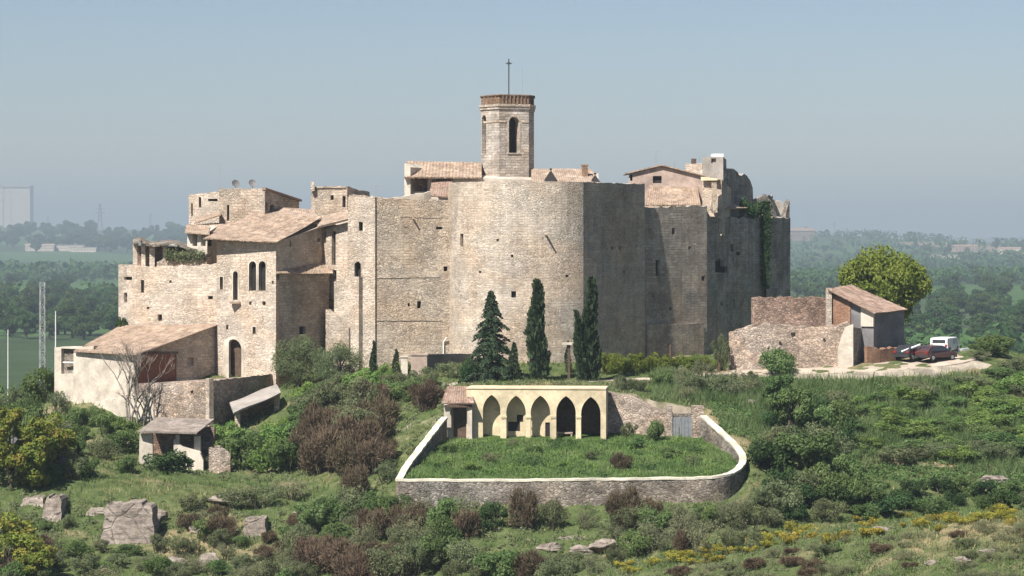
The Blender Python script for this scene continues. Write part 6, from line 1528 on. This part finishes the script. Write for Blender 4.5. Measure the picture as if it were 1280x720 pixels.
# low ground cover: small leaf clumps
def cover(name, mat, sel, n, r, label, seed, leaves=26, size=.10, inside=False):
    rng = np.random.default_rng(seed); cx0 = []; 
    uu = rng.uniform(-.215, .215, n*14); yy = rng.uniform(134, 250, n*14); xx = uu*yy; k = sel(xx, yy) & (in_poly(xx, yy, CEM, -.9) if inside else ~in_poly(xx, yy, CEM, .8)); xx, yy = xx[k][:n], yy[k][:n]; m_ = len(xx); zz = cem_z(yy)+.1 if inside else ground(xx, yy)
    c = np.repeat(np.stack([xx, yy, zz], 1), leaves, 0); d = rng.normal(size=(m_*leaves, 3)); d /= np.linalg.norm(d, axis=1)[:, None]; d[:, 2] = np.abs(d[:, 2])
    rr_ = np.repeat(rng.uniform(.5, 1.3, m_)*r, leaves)[:, None]; p = c+d*rr_*np.array([1, 1, .75])*rng.uniform(.6, 1, (m_*leaves, 1))
    me = np_mesh(name, *quads(p, d, size, .6, rng, .5)); me.materials.append(L_[mat]); o = bpy.data.objects.new(name, me); COL.objects.link(o); tag(o, label, 'undergrowth', None, 'stuff')
cover('slope_undergrowth', 'green', lambda x, y: (x > 17) & (y > 209) & (y < 231.5), 5200, .55, 'leafy green undergrowth on the slope below the road', 21)
cover('bank_undergrowth', 'olive', lambda x, y: (y > 180) & (y < 232) & (x < 22) & ~((y > 205) & (y < 214) & (x < -12)), 2600, .42, 'olive green undergrowth on the banks around the burial ground', 22)
cover('near_slope_scrub', 'sage', lambda x, y: (x > 5) & (y < 172), 7000, .24, 'grey green low scrub covering the near slope', 23, 22, .05)
patch = lambda x, y: np.sin(x*.75+y*.5)+np.sin(x*.4-y*.9+1)+.6*np.sin(x*1.9)
cover('burial_ground_weeds', 'dark', lambda x, y: (y < 212.3) & (patch(x, y) > .5), 420, .62, 'dark weeds growing in patches among the burial ground grass', 24, 40, .09, True)
cover('burial_ground_herbs', 'bright', lambda x, y: (y < 212.3) & (patch(x, y) < .2), 620, .55, 'light green herbs growing in patches among the burial ground grass', 25, 34, .08, True)

# ---------------------------------------------------------------- woods of the valley
rnd = random.Random(21); zones = [
 ([(-12, 352), (150, 352), (150, 425), (-12, 428)], 70, 'dark tree of the wood beyond the left end of the castle', 'wood beyond the left end of the castle', (9, 14)),
 ([(-12, 293), (235, 293), (235, 316), (-12, 316)], 70, 'tree of the far tree line on the left skyline', 'far tree line on the left', (14, 22)),
 ([(990, 352), (1300, 372), (1300, 440), (1140, 440), (990, 400)], 78, 'tree of the wood below the right end of the castle', 'wood behind the brick shed', (8, 13)),
 ([(990, 312), (1300, 310), (1300, 366), (990, 348)], 72, 'tree of the hazy valley wood on the right', 'hazy valley wood on the right', (9, 16))]
for poly, n, lb_, gr, hr in zones:
    out = 0; tries = 0
    while out < n and tries < 4000:
        tries += 1; px = rnd.uniform(poly[0][0]-5, max(q[0] for q in poly)); py = rnd.uniform(min(q[1] for q in poly), max(q[1] for q in poly))
        if not bool(in_poly(np.array([px]), np.array([py]), poly)[0]): continue
        p = far_hit(px, py)
        if p is None: continue
        h = rnd.uniform(*hr)*(max(.7, p.y/3000) if 'skyline' in lb_ else 1); s_ = h/10; w_ = s_*rnd.uniform(.85, 1.35); place('woodland_tree', p, (w_, w_, s_), lb_, 'tree', gr, rng=rnd); out += 1
def woods(name, poly_world, n, hr, label, seed, leaves=26, belt=None):
    rng = np.random.default_rng(seed); P_ = []; D_2 = []; S_ = []
    y = np.exp(rng.uniform(math.log(poly_world[0]), math.log(poly_world[1]), n)); u = rng.uniform(-.215, .215, n); x = u*y
    if belt is not None: k = belt(x, y, rng); x, y = x[k], y[k]
    z = ground(x, y); py_ = HY+(ZC-z)/y*F; u = x/y
    k = ~((u < -.118) & (py_ > 316) & (py_ < 345)) & ~((u > .1) & (((py_ > 383) & (py_ < 404)) | ((py_ > 316) & (py_ < 324)) | ((py_ > 303) & (py_ < 308))))
    x, y, z = x[k], y[k], z[k]; m_ = len(x); h = rng.uniform(*hr, m_); c = np.repeat(np.stack([x, y, z+h*.52], 1), leaves, 0); d = rng.normal(size=(m_*leaves, 3)); d /= np.linalg.norm(d, axis=1)[:, None]
    hh = np.repeat(h, leaves)[:, None]; p = c+d*hh*np.array([.5, .5, .5])*rng.uniform(.75, 1.05, (m_*leaves, 1)); v, f = quads(p, d, (.13 if leaves > 40 else .2)*np.repeat(h, leaves), .75, rng, .4, 1.4)
    me = np_mesh(name, v, f); me.materials.append(L_['far']); o = bpy.data.objects.new(name, me); COL.objects.link(o); tag(o, label, 'wood', None, 'stuff')
fieldmask = lambda x, y, rng: (np.sin(x*.0045+y*.0011)+np.sin(y*.0032+1.3)+np.sin(x*.0017-y*.0021+.5) > -.1) & ~((x < -150) & (y > 1500) & (y < 3000))
woods('middle_distance_woods', (640, 2300), 2600, (7, 13), 'mass of woodland in the middle of the valley', 31, 64, fieldmask)
woods('far_woods', (2300, 7000), 5200, (9, 18), 'mass of far hazy woodland up to the skyline', 32, 14, lambda x, y, rng: (np.sin(x*.0031+y*.0013)+np.sin(y*.0023+1.3)+np.sin(x*.0012-y*.0015+.5) > .15))
